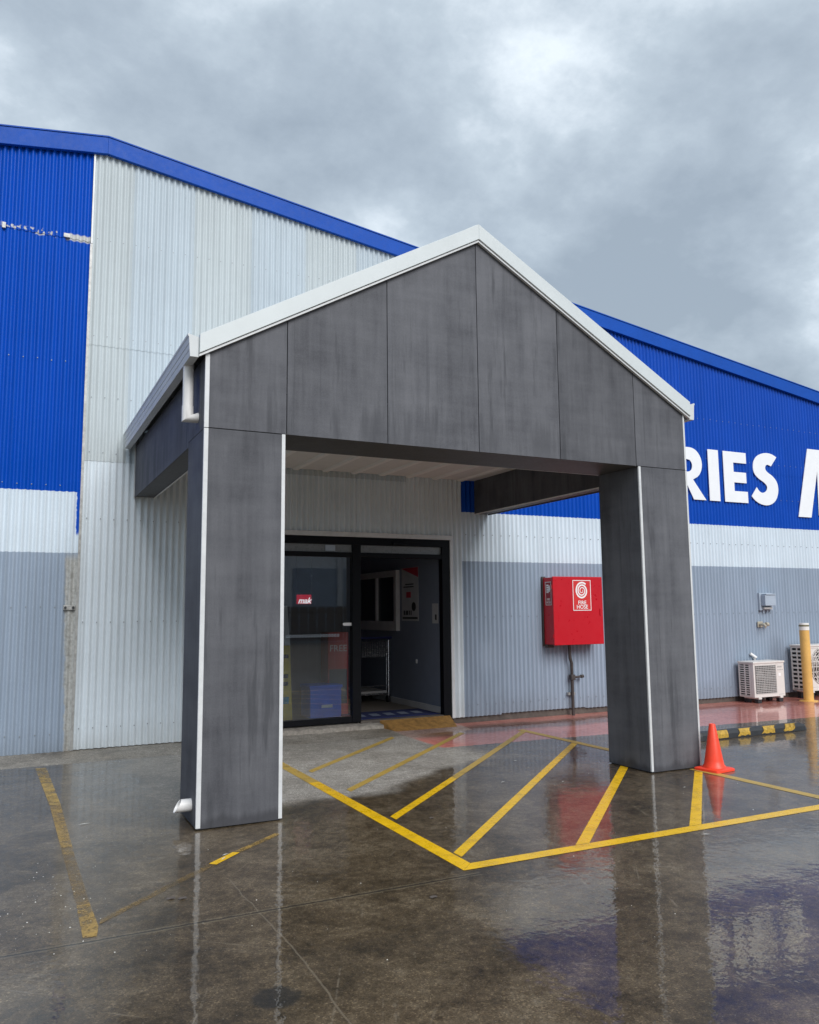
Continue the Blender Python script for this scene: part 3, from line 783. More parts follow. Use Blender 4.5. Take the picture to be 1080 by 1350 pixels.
letter([[(ex0, ZL0), (ex1, ZL0), (ex1, 3.655), (ex0 + .245, 3.655), (ex0 + .245, 3.81), (ex1 - .018, 3.81), (ex1 - .018, 4.0), (ex0 + .245, 4.0), (ex0 + .245, 4.168), (ex1, 4.168), (ex1, ZL1), (ex0, ZL1)]], 'white letter E on the blue wall, with three arms')
# S
def smoothline(pts, n):
    out = []
    for i in range(len(pts) - 1):
        p0, p1, p2, p3 = pts[max(i - 1, 0)], pts[i], pts[i + 1], pts[min(i + 2, len(pts) - 1)]
        for j in range(n):
            t_ = j / n
            out.append(tuple(.5 * (2 * p1[k] + (p2[k] - p0[k]) * t_ + (2 * p0[k] - 5 * p1[k] + 4 * p2[k] - p3[k]) * t_ ** 2 + (3 * p1[k] - p0[k] - 3 * p2[k] + p3[k]) * t_ ** 3) for k in (0, 1)))
    return out + [pts[-1]]
Sout = [(11.293, 4.345), (11.175, 4.392), (11.034, 4.406), (10.892, 4.380), (10.767, 4.318), (10.688, 4.219), (10.666, 4.103), (10.70, 3.998), (10.793, 3.920), (10.907, 3.865), (10.982, 3.812), (11.004, 3.755), (10.965, 3.692), (10.876, 3.660), (10.799, 3.685), (10.735, 3.755), (10.594, 3.586), (10.678, 3.511), (10.811, 3.453), (10.968, 3.435), (11.111, 3.471), (11.219, 3.553), (11.283, 3.686), (11.286, 3.815), (11.240, 3.913), (11.146, 3.993), (11.035, 4.048), (10.985, 4.100), (10.99, 4.158), (11.044, 4.190), (11.134, 4.165)]
seg_, brk = [], (0, 15, 16, 30)
for a_, c_ in zip(brk[:-1], brk[1:]): seg_ += smoothline(Sout[a_:c_ + 1], 3)[:-1] if c_ - a_ > 1 else [Sout[a_]]
letter([seg_ + [Sout[-1]]], 'white curved letter S on the blue wall, right of the E')
mz0, mz1 = 3.262, 4.575
sh = .36
def mx(u, z_): return u + (z_ - mz0) / (mz1 - mz0) * sh
letter([[(u + .06, v_) for u, v_ in [(11.73, mz0), (12.08, mz0), (mx(12.08, mz0 + .9) , mz0 + .9), (mx(12.28, mz0 + .05), mz0 + .05), (mx(12.52, mz0 + .05), mz0 + .05), (mx(12.98, mz0 + .9), mz0 + .9), (mx(12.90, mz0), mz0), (13.25, mz0), (mx(13.25, mz1), mz1), (mx(12.86, mz1), mz1), (mx(12.42, mz0 + .6), mz0 + .6), (mx(12.13, mz1), mz1), (mx(11.73, mz1), mz1)]]], 'tall slanted white letter at the right edge of the blue wall')

# ------------------------------------------------------------------ fire hose cabinet
hx0, hx1, hy0, hy1, hz0, hz1 = 5.985, 6.895, 3.69, 3.955, 1.075, 2.075
hc = thing('fire_hose_cabinet', 'red steel fire hose cabinet with white spiral sticker on the grey wall', 'fire hose cabinet', (6.44, hy1, hz0))
MB().box(hx0, hx1, hy0 + .03, hy1, hz0, hz1).build('cabinet_body', M['red'], hc, bevel=.010)
MB().box(hx0 - .012, hx1 + .006, hy0, hy0 + .0285, hz0 - .01, hz1 + .012).build('cabinet_door', M['red'], hc, bevel=.012, seg=3)
MB().box(hx0 - .02, hx0 + .05, hy1 + .001, D - .01, hz0 - .03, hz1 + .02).build('mounting_rail', M['pipe_dark'], hc, bevel=.004)
MB().box(hx1 - .06, hx1 + .01, hy1 + .001, D - .01, hz0 - .02, hz1 + .01).build('mounting_rail', M['pipe_dark'], hc, bevel=.004)
MB().box(hx0 + .0, hx0 + .12, hy1 - .07, hy1 - .005, hz0 - .05, hz0 - .001).build('drip_tray', M['pipe_dark'], hc, bevel=.006)
sx0, sx1, sz0, sz1 = 6.335, 6.675, 1.575, 2.035
stk = MB().box(sx0, sx1, hy0 - .0025, hy0 - .0005, sz0, sz1).build('hose_sticker', M['sign_red'], hc)
fr = MB(); q = .010
for a_ in ((sx0, sx1, sz0, sz0 + q), (sx0, sx1, sz1 - q, sz1), (sx0, sx0 + q, sz0 + q, sz1 - q), (sx1 - q, sx1, sz0 + q, sz1 - q)):
    fr.box(a_[0], a_[1], hy0 - .0045, hy0 - .003, a_[2], a_[3])
fr.build('sticker_border', M['white_print'], stk)
cen = (6.505, 1.875); sl2 = []
NSP = 110
for j in range(NSP + 1):
    q = j / NSP; a_ = q * 2 * math.pi * 3.05 - 4.33
    sl2.append((cen[0] - (.012 + .105 * q) * math.cos(a_), cen[1] + (.012 + .115 * q) * math.sin(a_)))
last = sl2[-1]
wds = [.007 + .018 * min(1, j / NSP * 1.4) for j in range(NSP + 1)]
Ls = strip(sl2, wds)[0]; h_ = len(Ls) // 2; N2 = len(Ls)
MB().add([(u, hy0 - .0042, v_) for u, v_ in Ls], [(i, i + 1, N2 - 2 - i, N2 - 1 - i) for i in range(h_ - 1)]).build('hose_spiral', M['white_print'], stk)
for txt, zz in (('FIRE', 1.692), ('HOSE', 1.628)):
    text_mesh(txt, .082, lambda u, v_, w_, zz=zz: (6.505 + u * 1.05, hy0 - .004 - w_, zz + v_), bold=.0008).build('sticker_lettering', M['white_print'], stk)
ss = MB().box(hx0 - .0035, hx0 - .0005, hy0 + .055, hy0 + .205, 1.66, 2.01).build('side_sticker', plain('dark_red_sticker', (.30, .01, .02), .4), hc)
s2 = MB()
Y0, Y1 = hy0 + .055, hy0 + .205
for a_ in ((Y0, Y1, 1.66, 1.668), (Y0, Y1, 2.002, 2.01), (Y0, Y0 + .008, 1.668, 2.002), (Y1 - .008, Y1, 1.668, 2.002)):
    s2.box(hx0 - .0055, hx0 - .004, *a_)
s2.build('sticker_border', M['white_print'], ss)
pk = MB()
for i in range(4): pk.box(hx0 - .0057, hx0 - .004, Y1 - .085, Y1 - .03, 1.845 + i * .033, 1.870 + i * .033)
pk.box(hx0 - .0057, hx0 - .004, Y1 - .115, Y1 - .0855, 1.86, 1.955)
pk.add([(hx0 - .0057, Y0 + .02, 1.925), (hx0 - .0057, Y0 + .02, 1.885), (hx0 - .0057, Y0 + .035, 1.88), (hx0 - .0057, Y0 + .035, 1.93)], [(0, 1, 2, 3)])
pk.build('hose_pictogram', M['white_print'], ss)
for txt, zz in (('FIRE', 1.745), ('HOSE', 1.70)):
    text_mesh(txt, .046, lambda u, v_, w_, zz=zz: (hx0 - .0045 - w_, (Y0 + Y1) / 2 - u, zz + v_)).build('sticker_lettering', M['white_print'], ss)
for zz in (1.2, 1.93): MB().tube([(hx0 - .016, hy0 + .02, zz - .03), (hx0 - .016, hy0 + .02, zz + .03)], .007, 8).build('hinge', M['red'], hc)
MB().box(hx1 - .06, hx1 - .035, hy0 - .012, hy0, 1.50, 1.60).build('latch', M['red'], hc, bevel=.004)
pp_ = MB().tube([(6.40, 3.90, 1.07), (6.405, 3.90, .86), (6.435, 3.905, .78), (6.44, 3.91, .0)], .024, 14).build('supply_pipe', M['pipe_dark'], hc, smooth=True)
MB().tube([(6.435, 3.905, .565), (6.60, 3.905, .575)], .017, 10).tube([(6.60, 3.905, .575), (6.645, 3.905, .578)], .026, 10).build('valve_stub', M['pipe_dark'], pp_, smooth=True)
MB().box(6.40, 6.475, 3.87, 3.945, .53, .61).build('pipe_tee', M['pipe_dark'], pp_, bevel=.012)
MB().box(6.38, 6.50, 3.93, D - .008, .30, .34).build('pipe_bracket', M['galv'], pp_)

# ------------------------------------------------------------------ air conditioners
def casing(name, label, x0, x1, y0, y1, z0, z1, rows, cols_big, fan):
    t_ = thing(name, label, 'air conditioner', ((x0 + x1) / 2, (y0 + y1) / 2, 0), 'air conditioner units by the wall')
    th = .03
    gx1 = x0 + (x1 - x0) * .735 if not fan else x1 - .22
    b_ = MB()
    # shell as panels, leaving the left side and the fan opening open
    b_.box(gx1, x1, y0, y1, z0, z1 - .02)                       # service end
    b_.box(x0, gx1, y0 + .06, y1, z0, z0 + .035)                # base pan
    b_.box(x0, x0 + .035, y0, y0 + .055, z0, z1 - .02)          # front left corner
    b_.box(x0 + .035, gx1, y0, y0 + .03, z0, z0 + .06)
    b_.box(x0 + .035, gx1, y0, y0 + .03, z1 - .055, z1 - .02)
    b_.build('casing', M['ac_white'], t_, bevel=.006)
    MB().box(x0 - .012, x1 + .012, y0 - .012, y1 + .01, z1 - .0195, z1 + .012).build('top_cover', M['ac_white'], t_, bevel=.008)
    MB().box(x0 + .03, gx1 - .001, y0 + .10, y1 - .02, z0 + .036, z1 - .021).build('coil', M['ac_dark'], t_)
    # side grille
    sg = MB(); ys0, ys1 = y0 + .056, y1
    h_ = (z1 - .03 - z0 - .03) / rows
    for i in range(rows + 1):
        zz = z0 + .03 + h_ * i; sg.box(x0, x0 + .012, ys0, ys1, zz - h_ * .22, zz + h_ * .22)
    for yy, ww in ((ys0 + .02, .04), ((ys0 + ys1) / 2, .022), (ys1 - .012, .024)): sg.box(x0 - .001, x0 + .0115, yy - ww / 2, yy + ww / 2, z0 + .01, z1 - .021)
    sg.build('side_grille', M['ac_white'], t_)
    # front guard
    fg = MB(); fx0, fx1, fz0, fz1 = x0 + .05, gx1 - .012, z0 + .062, z1 - .057
    if not fan:
        k_ = 16
        for i in range(k_ + 1): fg.box(fx0, fx1, y0 - .004, y0 + .004, fz0 + (fz1 - fz0) * i / k_ - .0065, fz0 + (fz1 - fz0) * i / k_ + .0065)
        for i in range(13): fg.box(fx0 + (fx1 - fx0) * i / 12 - .005, fx0 + (fx1 - fx0) * i / 12 + .005, y0 + .0045, y0 + .010, fz0, fz1)
        cx, cz, rr = (fx0 + fx1) / 2 + .02, (fz0 + fz1) / 2, min(fx1 - fx0, fz1 - fz0) / 2 - .02
    else:
        cx, cz, rr = (fx0 + fx1) / 2, (fz0 + fz1) / 2 + .02, min(fx1 - fx0, fz1 - fz0) / 2 - .01
        for ri in range(1, 8):
            r_ = rr * ri / 7
            pts = [(cx + r_ * math.cos(a_), y0 - .006, cz + r_ * math.sin(a_)) for a_ in [2 * math.pi * j / 36 for j in range(37)]]
            fg.tube(pts, .005, 5, caps=False)
        for i in range(-3, 4):
            l_ = math.sqrt(max(0, rr * rr - (i * rr / 3.6) ** 2))
            fg.box(cx - l_, cx + l_, y0 - .012, y0 - .004, cz + i * rr / 3.6 - .006, cz + i * rr / 3.6 + .006)
            fg.box(cx + i * rr / 3.6 - .006, cx + i * rr / 3.6 + .006, y0 - .012, y0 - .004, cz - l_, cz + l_)
        # front sheet around the round opening
        fs_ = MB(); n = 36; vs_ = []; f2 = []
        for j in range(n):
            a_ = 2 * math.pi * j / n; c_, s_ = math.cos(a_), math.sin(a_)
            k2_ = min((fx1 + .012 - cx) / abs(c_) if abs(c_) > 1e-6 else 9, ((fz1 - cz) if s_ > 0 else (cz - fz0)) / abs(s_) if abs(s_) > 1e-6 else 9)
            vs_ += [(cx + rr * 1.02 * c_, y0 + .001, cz + rr * 1.02 * s_), (cx + k2_ * c_, y0 + .001, cz + k2_ * s_), (cx + rr * .98 * c_, y0 + .06, cz + rr * .98 * s_)]
        for j in range(n):
            j2 = (j + 1) % n; f2 += [(3 * j, 3 * j2, 3 * j2 + 1, 3 * j + 1), (3 * j, 3 * j2, 3 * j2 + 2, 3 * j + 2)]
        fs_.add(vs_, f2).build('front_sheet', M['ac_white'], t_)
    fg.build('fan_guard', M['ac_grey' if not fan else 'ac_white'], t_)
    fb = MB()
    for j in range(3):
        a0 = j * 2 * math.pi / 3 + .4
        vs_ = [(cx + r_ * math.cos(a0 + d_), y0 + .05 + d_ * .03, cz + r_ * math.sin(a0 + d_)) for r_, d_ in ((.03, -.5), (rr * .95, -.4), (rr * .95, .5), (.03, .6))]
        fb.add(vs_, [(0, 1, 2, 3)])
    fb.tube([(cx, y0 + .03, cz), (cx, y0 + .09, cz)], .045, 14)
    fb.build('fan', M['ac_grey'], t_)
    for xx in (x0 + .08, x1 - .14):
        ft = MB().box(xx, xx + .07, y0 - .015, y1 - .02, z0 - .03, z0 - .0005).build('foot', M['ac_white'], t_, bevel=.006)
        MB().box(xx - .01, xx + .08, y0 + .0, y0 + .07, .0, z0 - .0305).build('rubber_block', M['rubber'], ft, bevel=.006)
        MB().box(xx - .01, xx + .08, y1 - .10, y1 - .03, .0, z0 - .0305).build('rubber_block', M['rubber'], ft, bevel=.006)
    return t_, gx1
A1, g1 = casing('air_conditioner', 'small white air conditioner outdoor unit left of the yellow bollard', 9.95, 10.685, 3.59, 3.905, .095, .675, 14, 2, False)
mk = MB().box(g1 + .03, 10.66, 3.5875, 3.5895, .125, .130).box(g1 + .035, 10.63, 3.5875, 3.5895, .575, .60)
for i in range(4): mk.box(g1 + .035 + i * .035, g1 + .058 + i * .035, 3.5875, 3.5895, .53, .545)
mk.build('panel_print', M['ac_grey'], A1)
lbx = MB().box(g1 + .05, g1 + .11, 3.5870, 3.5895, .43, .48).build('rating_label', M['white_print'], A1)
MB().tube([(10.40, 3.95, .70), (10.42, 3.93, .73), (10.33, 3.97, .80)], .026, 10).build('pipe_cover', M['pvc'], A1, smooth=True)
A2, g2 = casing('air_conditioner', 'large white air conditioner outdoor unit partly behind the yellow bollard', 11.26, 12.28, 3.59, 3.90, .135, .92, 10, 2, True)

# ------------------------------------------------------------------ junction box, tap
jb = thing('junction_box', 'small grey electrical isolator box on the grey wall above the tap', 'electrical box', (10.77, D, 1.7))
MB().box(10.60, 10.93, D - .055, D - .010, 1.545, 1.85).build('back_plate', M['grey_box'], jb, bevel=.006)
MB().box(10.635, 10.90, D - .15, D - .0555, 1.625, 1.815).build('box_cover', M['grey_box'], jb, bevel=.012)
MB().box(10.65, 10.89, D - .165, D - .056, 1.8155, 1.835).build('hood', M['grey_box'], jb, bevel=.006)
MB().box(10.66, 10.86, D - .10, D - .056, 1.565, 1.60).build('switch_lever', M['ac_grey'], jb, bevel=.008)
MB().tube([(10.70, D - .04, 1.545), (10.70, D - .04, 1.50)], .014, 10).tube([(10.80, D - .04, 1.545), (10.80, D - .04, 1.515)], .012, 10).build('cable_gland', M['grey_box'], jb, smooth=True)
tp = thing('wall_tap', 'small brass tap on the grey wall below the isolator box', 'tap', (10.62, D, 1.28))
MB().box(10.555, 10.68, D - .03, D - .009, 1.25, 1.35).build('mounting_plate', M['brass'], tp, bevel=.008)
MB().tube([(10.60, D - .03, 1.30), (10.60, D - .12, 1.30), (10.60, D - .15, 1.27), (10.60, D - .15, 1.225)], .024, 12).build('spout', M['brass'], tp, smooth=True)
MB().tube([(10.68, D - .09, 1.30), (10.735, D - .09, 1.30)], .035, 12).build('handle', M['brass'], tp, smooth=True)

# ------------------------------------------------------------------ bollard, cone, wheel stop
bx, by = 11.03, 3.41
bo = thing('bollard', 'yellow steel bollard with a white band near its top', 'bollard', (bx, by, 0))
MB().lathe([(0, 0), (.15, 0), (.15, .012), (0, .012)], (bx, by, 0), 24).build('base_flange', M['bollard'], bo)
MB().lathe([(.080, .012), (.080, 1.235)], (bx, by, 0), 28).build('post', M['bollard'], bo, smooth=True)
MB().lathe([(.0812, 1.20), (.0825, 1.201), (.0825, 1.262), (.0812, 1.263)], (bx, by, 0), 28).build('reflective_band', M['bollard_band'], bo, smooth=True)
MB().lathe([(.080, 1.264), (.0835, 1.266), (.0835, 1.285), (.080, 1.288)], (bx, by, 0), 28).build('dark_ring', plain('olive_ring', (.15, .13, .05), .5), bo, smooth=True)
MB().lathe([(.0805, 1.289), (.0805, 1.318), (.076, 1.322), (0, 1.322)], (bx, by, 0), 28).build('cap', M['bollard_band'], bo, smooth=True)

cx0, cy0 = 5.045, -.165
cn = thing('traffic_cone', 'bright orange traffic cone at the foot of the right porch column', 'traffic cone', (cx0, cy0, 0))
ang = R(8)
cb = MB()
def sqr(h, z_, r_=.03):
    pts = []
    for sx, sy_ in ((1, 1), (-1, 1), (-1, -1), (1, -1)):
        for j in range(4):
            a_ = {(1, 1): 0, (-1, 1): 90, (-1, -1): 180, (1, -1): 270}[(sx, sy_)] + j * 30
            u, v_ = sx * (h - r_) + r_ * math.cos(R(a_)), sy_ * (h - r_) + r_ * math.sin(R(a_))
            pts.append((cx0 + u * math.cos(ang) - v_ * math.sin(ang), cy0 + u * math.sin(ang) + v_ * math.cos(ang), z_))
    return pts
rings = [sqr(.142, .0), sqr(.145, .004), sqr(.143, .022), sqr(.125, .030)]
vs = sum(rings, []); n = 16
fs = [(i * n + k, i * n + (k + 1) % n, (i + 1) * n + (k + 1) % n, (i + 1) * n + k) for i in range(3) for k in range(n)] + [tuple(range(n)), tuple(3 * n + k for k in range(n))]
cb.add(vs, fs).build('cone_base', M['cone'], cn, smooth=True)
MB().lathe([(.112, .0305), (.108, .045), (.095, .06), (.088, .10), (.031, .44), (.027, .448), (.021, .450), (.016, .44)], (cx0, cy0, 0), 36).build('cone_body', M['cone'], cn, smooth=True)

wx0, wx1, wyc = 6.22, 8.14, 1.25
ws = thing('wheel_stop', 'black rubber wheel stop with chipped yellow patches beside the orange cone', 'wheel stop', ((wx0 + wx1) / 2, wyc, 0))
prof = [(-.078, 0), (.078, 0), (.072, .06), (.05, .098), (-.05, .098), (-.072, .06)]
def wsec(x_, k_): return [(x_, wyc + u * k_, v_ * k_ ** 2) for u, v_ in prof]
secs = [wsec(wx0, .7), wsec(wx0 + .06, 1), wsec(wx1 - .12, 1), wsec(wx1 - .05, .93), wsec(wx1, .62)]
vs = sum(secs, []); n = 6
fs = [(i * n + k, i * n + (k + 1) % n, (i + 1) * n + (k + 1) % n, (i + 1) * n + k) for i in range(4) for k in range(n)] + [tuple(range(n - 1, -1, -1)), tuple(24 + k for k in range(n))]
MB().add(vs, fs).build('rubber_block', M['rubber'], ws, bevel=.008)
def patch(x0_, x1_, ragged):
    # a thin reflective sheet lying on the front slope and top of the block
    pf = [(-.0765, .012), (-.0735, .058), (-.0515, .0975), (-.03, .0995)]
    ns = 7; vs = []; fs = []
    for i in range(ns + 1):
        f_ = i / ns
        for j, (u, v_) in enumerate(pf):
            xx_ = x0_ + (x1_ - x0_) * f_ + ragged * math.sin(i * 2.1 + j * 1.7) * .02 + (j - 1) * ragged * .02
            lift = ragged * .012 * math.sin(i * 1.9 + x0_ * 5) if j == 0 else 0
            vs.append((xx_, wyc + u - .004, v_ + .003 + max(0, lift)))
    for i in range(ns):
        for j in range(3): fs.append((i * 4 + j, i * 4 + 4 + j, i * 4 + 5 + j, i * 4 + 1 + j))
    MB().add(vs, fs).build('reflective_patch', M['yellow_patch'], ws)
patch(6.52, 6.70, 0.15); patch(6.88, 7.08, 1.2); patch(7.30, 7.52, 1.4); patch(7.70, 7.88, 1.9)

# ------------------------------------------------------------------ things in and before the entry
ramp = MB()
ramp.add([(3.26, 3.97, .130), (4.34, 3.97, .130), (4.25, 3.60, .012), (3.36, 3.60, .012), (3.24, 3.97, .0), (4.36, 3.97, .0), (4.27, 3.59, .0), (3.34, 3.59, .0)],
         [(0, 3, 2, 1), (4, 5, 6, 7), (3, 7, 6, 2), (0, 4, 7, 3), (1, 2, 6, 5), (0, 1, 5, 4)])
rampo = ramp.build('threshold_ramp', M['ochre'], bevel=.006, seg=2)
tag(rampo, 'worn ochre threshold ramp at the open doorway', 'ramp')
mt = thing('door_mat', 'dark blue printed door mat lying inside the open doorway', 'mat', (3.65, 4.45, .14))
MB().box(2.95, 4.26, 4.10, 4.80, .136, .146).build('mat_carpet', M['mat_blue'], mt, bevel=.003)
mp = MB()
for i in range(5):
    x_ = 3.08 + i * .22
    mp.add([(x_, 4.30, .148), (x_ + .13, 4.30, .148), (x_ + .16, 4.55, .148), (x_ + .03, 4.55, .148)], [(0, 1, 2, 3)])
mp.build('mat_print', M['mat_print'], mt, recalc=False)

tr = thing('shopping_trolley', 'chrome shopping trolley with blue handle parked under the lobby window', 'trolley', (4.0, 6.2, .134))
tx0, tx1, ty0, ty1 = 3.76, 4.26, 5.86, 6.62
fm = MB()
for x_ in (tx0, tx1):
    fm.tube([(x_, ty0, .24), (x_, ty0, 1.16)], .013, 8)
    fm.tube([(x_, ty0, .27), (x_, ty1, .27)], .012, 8)
    fm.tube([(x_, ty0 + .08, .27), (x_, ty0 + .08, .92)], .008, 6)
for y_ in (ty0, ty1): fm.tube([(tx0, y_, .27), (tx1, y_, .27)], .011, 8)
fm.tube([(tx0, ty0, .40), (tx1, ty0, .40)], .007, 6)
fm.build('frame', M['chrome'], tr, smooth=True)
MB().tube([(tx0 - .03, ty0 - .05, 1.17), (tx1 + .03, ty0 - .05, 1.17)], .02, 10).tube([(tx1, ty0, 1.14), (tx1 + .02, ty0 - .05, 1.17)], .016, 8).tube([(tx0, ty0, 1.14), (tx0 - .02, ty0 - .05, 1.17)], .016, 8).build('handle', M['blue_handle'], tr, smooth=True)
bk = MB()
for i in range(12):
    x_ = tx0 + .02 + (tx1 - tx0 - .04) * i / 11
    bk.tube([(x_, ty0 + .02, 1.10), (x_, ty0 + .02, .86), (x_, ty1 - .04, .90)], .0035, 5); bk.tube([(x_, ty1 - .04, .90), (x_, ty1, 1.10)], .0035, 5)
for z_ in (.86, .94, 1.02, 1.10):
    bk.tube([(tx0 + .01, ty0 + .02, z_), (tx1 - .01, ty0 + .02, z_)], .005, 5)
    for x_ in (tx0 + .01, tx1 - .01): bk.tube([(x_, ty0 + .02, z_), (x_, ty1, z_ + .02)], .005, 5)
bk.build('basket', M['chrome'], tr)
MB().box(tx0 + .02, tx1 - .02, ty0 + .02, ty1 - .03, .285, .32).build('shelf', M['ac_grey'], tr, bevel=.006)
for x_ in (tx0, tx1):
    for y_ in (ty0 + .01, ty1 - .02):
        ca = MB().box(x_ - .012, x_ + .012, y_ - .02, y_ + .03, .20, .255).build('caster', M['rubber'], tr, bevel=.004)
        MB().tube([(x_ - .018, y_ + .02, .192), (x_ + .018, y_ + .02, .192)], .056, 16).build('wheel', M['rubber'], ca)

pst = thing('poster', 'white poster with a red top corner on the lobby wall beside the window', 'poster', (LX1, 5.15, 1.8))
P0, P1, PZ0, PZ1 = 4.87, 5.46, 1.44, 2.27
MB().box(LX1 - .004, LX1 - .001, P0, P1, PZ0, PZ1).build('sheet', M['poster'], pst)
MB().add([(LX1 - .006, P1, PZ1 - .005), (LX1 - .006, P0, PZ1 - .005), (LX1 - .006, P0, PZ1 - .16)], [(0, 1, 2)]).build('red_corner', M['poster_red'], pst)
pb = MB().box(LX1 - .007, LX1 - .0045, P0 + .03, P1 - .03, PZ0 + .03, PZ0 + .06)
for z_, l_ in ((2.0, .3), (1.96, .36)): pb.box(LX1 - .007, LX1 - .0045, P0 + .16, P0 + .16 + l_, z_, z_ + .018)
pb.tube([(LX1 - .008, P0 + .16, 1.66), (LX1 - .0045, P0 + .16, 1.66)], .07, 18)
for j, (a_, c_) in enumerate(((.28, .31), (.34, .37), (.40, .48), (.50, .56))): pb.box(LX1 - .007, LX1 - .0045, P0 + a_ - .04, P0 + c_ - .04, 1.53, 1.60)
pb.build('black_print', M['poster_black'], pst)
MB().box(LX1 - .007, LX1 - .0045, P0 + .26, P0 + .42, 1.80, 1.89).build('red_print', M['poster_red'], pst)
nt = MB().box(LX1 - .006, LX1 - .001, 4.235, 4.42, 1.41, 1.70).build('notice', M['poster'])
tag(nt, 'small pale notice on the lobby wall right beside the door jamb', 'notice')
MB().box(LX1 - .008, LX1 - .0065, 4.28, 4.33, 1.46, 1.54).build('notice_print', M['poster_black'], nt)
sw = MB().box(LX1 - .012, LX1 - .001, 4.93, 4.97, .80, .86).build('wall_socket', M['white_print'], bevel=.003)
tag(sw, 'tiny white socket low on the grey lobby wall', 'socket')

fs_ = thing('floor_sign', 'tall yellow standing floor sign with white top behind the left glass', 'floor sign', (1.9, 4.4, .134))
MB().prism([(1.62, .136), (2.155, .136), (2.115, 1.15), (1.70, 1.15)], 'y', 4.36, 4.38).build('front_board', M['floor_sign'], fs_, bevel=.006)
MB().prism([(1.70, 1.153), (2.115, 1.153), (2.07, 1.68), (1.76, 1.68)], 'y', 4.36, 4.38).build('white_top', M['white_print'], fs_, bevel=.006)
MB().prism([(1.64, .136), (2.13, .136), (2.05, 1.6), (1.76, 1.6)], 'y', 4.52, 4.54).build('rear_board', M['floor_sign'], fs_, bevel=.006)
MB().box(1.80, 2.10, 4.3555, 4.359, .38, .47).build('teal_print', M['teal'], fs_)
k_ = MB()
for z_ in (.62, .72, .98): k_.box(1.78, 2.09, 4.3555, 4.359, z_, z_ + .05)
k_.build('black_print', M['poster_black'], fs_)
bc = thing('storage_crate', 'bright blue plastic crate on the lobby floor behind the left glass', 'crate', (2.66, 4.65, .134))
cr = MB()
cr.box(2.44, 2.89, 4.46, 4.475, .15, .55).box(2.44, 2.89, 4.835, 4.85, .15, .55).box(2.44, 2.455, 4.476, 4.834, .15, .55).box(2.875, 2.89, 4.476, 4.834, .15, .55).box(2.456, 2.874, 4.476, 4.834, .15, .165)
cr.build('crate_body', M['blue_plastic'], bc, bevel=.004)
MB().box(2.425, 2.905, 4.447, 4.865, .5505, .59).build('lid', M['blue_plastic'], bc, bevel=.010)
MB().box(2.60, 2.76, 4.452, 4.4585, .285, .325).build('label_plate', M['white_print'], bc, bevel=.002)
kb = thing('display_stand', 'dark red cardboard display stand behind the glass beside the door stile', 'display stand', (3.0, 4.75, .134))
MB().box(2.79, 3.10, 4.72, 5.02, .136, 1.30).build('stand_body', M['kiosk_red'], kb, bevel=.006)
MB().box(2.81, 3.08, 4.712, 4.719, .30, .78).build('dark_panel', M['far_dark'], kb)
text_mesh('FREE', .13, lambda u, v_, w_: (2.945 + u, 4.715 - w_, 1.07 + v_)).build('stand_lettering', M['interior_white'], kb)
ms = thing('lit_sign', 'small lit red sign with white slanted lettering behind the glass', 'sign', (2.86, 6.0, 1.8))
MB().box(2.755, 2.985, 6.0, 6.05, 1.72, 1.865).build('sign_box', M['lit_red'], ms, bevel=.004)
text_mesh('mak', .125, lambda u, v_, w_: (2.868 + u * 1.0, 5.995 - w_, 1.768 + v_), shear=.3, bold=.004).build('sign_lettering', M['lit_white'], ms)
MB().tube([(2.74, 6.02, 1.875), (2.74, 6.02, 2.75)], .004, 6).tube([(2.99, 6.02, 1.875), (2.99, 6.02, 2.75)], .004, 6).build('hanging_wire', M['chrome'], ms)

# ------------------------------------------------------------------ what the entrance glass mirrors: across the yard behind the viewer
fw = thing('far_shed', 'pale shed with dark roller doors across the yard, mirrored in the entrance glass', 'building', (16, -36, 0))
MB().box(-14, 46, -48, -36, 0, 6.2).build('wall', M['far_wall'], fw)
MB().box(-14.4, 46.4, -48.4, -35.6, 6.2, 6.7).build('roof', M['far_dark'], fw)
for i in range(7): MB().box(-9 + i * 8, -4.6 + i * 8, -36, -35.9, 0, 4.4).build('roller_door', M['grey_box'], fw)
for i in range(12): MB().box(-12 + i * 5, -11.6 + i * 5, -36.0, -35.7, 0, 6.2).build('column', M['trim'], fw)
pf = thing('paling_fence', 'brown paling fence along the far edge of the yard, mirrored in the entrance glass', 'fence', (14, -27, 0))
MB().box(-6, 36, -27.06, -27.02, .4, .5).box(-6, 36, -27.06, -27.02, 1.5, 1.6).build('rail', M['paling'], pf)
pm = None
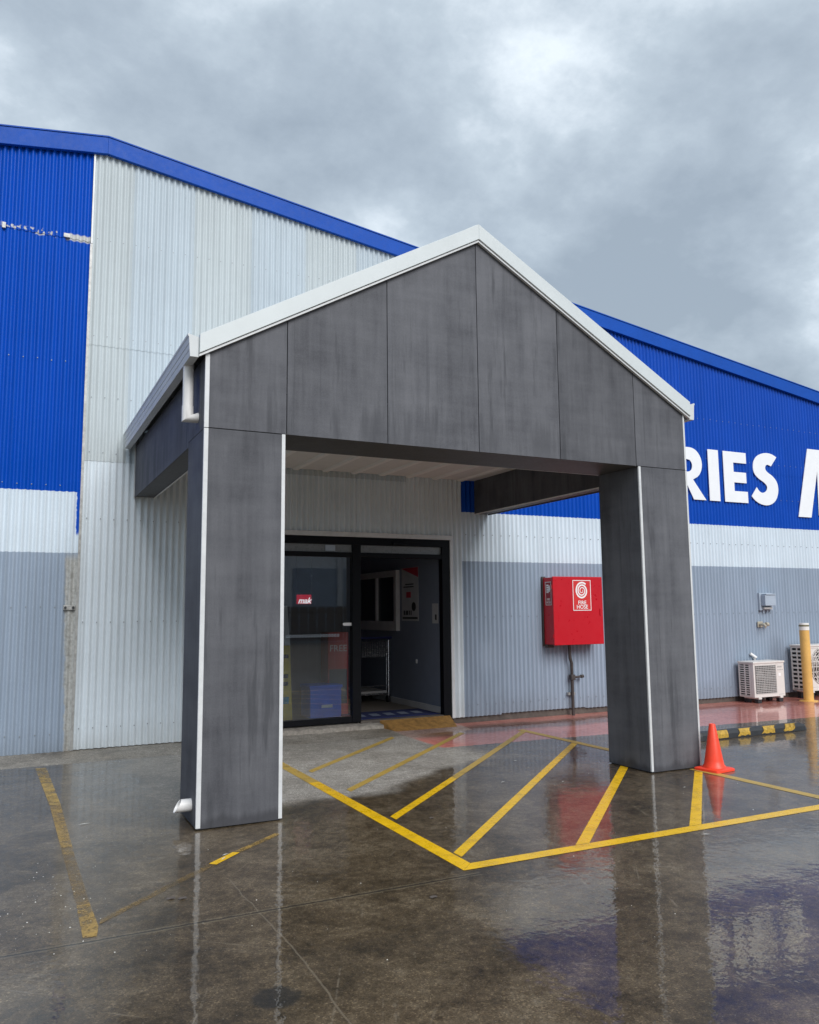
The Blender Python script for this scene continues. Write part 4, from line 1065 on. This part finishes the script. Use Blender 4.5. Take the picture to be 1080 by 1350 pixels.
for i in range(80):
    x_ = -4 + i * .5
    if pm is None:
        o = MB().box(x_, x_ + .44, -27.02, -26.99, .04, 1.85).build('paling', M['paling'], pf); pm = o
    else:
        o = bpy.data.objects.new('paling', pm.data); COL.objects.link(o); o.location = (i * .5, 0, 0); attach(o, pf)

# ------------------------------------------------------------------ grit and scraps on the wet slab
gt = MB()
for i in range(150):
    if i < 62: x_, y_ = random.gauss(-1.05, .16), random.gauss(-1.1, .45)
    else: x_, y_ = random.uniform(-1.6, 5.0), random.uniform(-3.2, 1.6)
    if 0 < x_ < .66 and y_ > -.02 or x_ > 4.3 and y_ > -.4: continue
    r_ = random.choice((.0016, .002, .0025, .004)) * random.uniform(.7, 1.2); a_ = random.uniform(0, 6)
    vs = [(x_ + r_ * math.cos(a_ + k * 1.571) * random.uniform(.6, 1.4), y_ + r_ * math.sin(a_ + k * 1.571) * random.uniform(.6, 1.4), .004) for k in range(4)] + [(x_, y_, .005 + r_ * .8)]
    gt.add(vs, [(0, 1, 4), (1, 2, 4), (2, 3, 4), (3, 0, 4)])
for x_, y_, a_, l_ in ((.02, -.78, .9, .035), (.05, -.70, .5, .03), (2.9, .35, .2, .03), (3.2, -1.83, -.4, .04), (3.4, .1, .3, .02), (3.6, 1.2, 0, .02), (4.2, -.62, 0, .02), (-.72, .6, .1, .05)):
    c_, s_ = math.cos(a_), math.sin(a_)
    gt.add([(x_ - l_ * c_, y_ - l_ * s_, .005), (x_ - .006 * s_, y_ + .006 * c_, .007), (x_ + l_ * c_, y_ + l_ * s_, .005), (x_ + .006 * s_, y_ - .006 * c_, .007)], [(0, 1, 2, 3)])
stuff(gt.build('grit', M['grit']))
lf = MB()
for x_, y_, r_ in ((-.42, -1.38, .02), (-.36, -1.41, .02), (.9, -2.05, .018), (1.7, -.5, .015)):
    lf.add([(x_ + r_ * math.cos(q) * 1.3, y_ + r_ * math.sin(q), .005 + .003 * math.sin(3 * q)) for q in [k * math.pi / 4 for k in range(8)]], [tuple(range(8))])
stuff(lf.build('leaf_scraps', M['concrete_dark']))
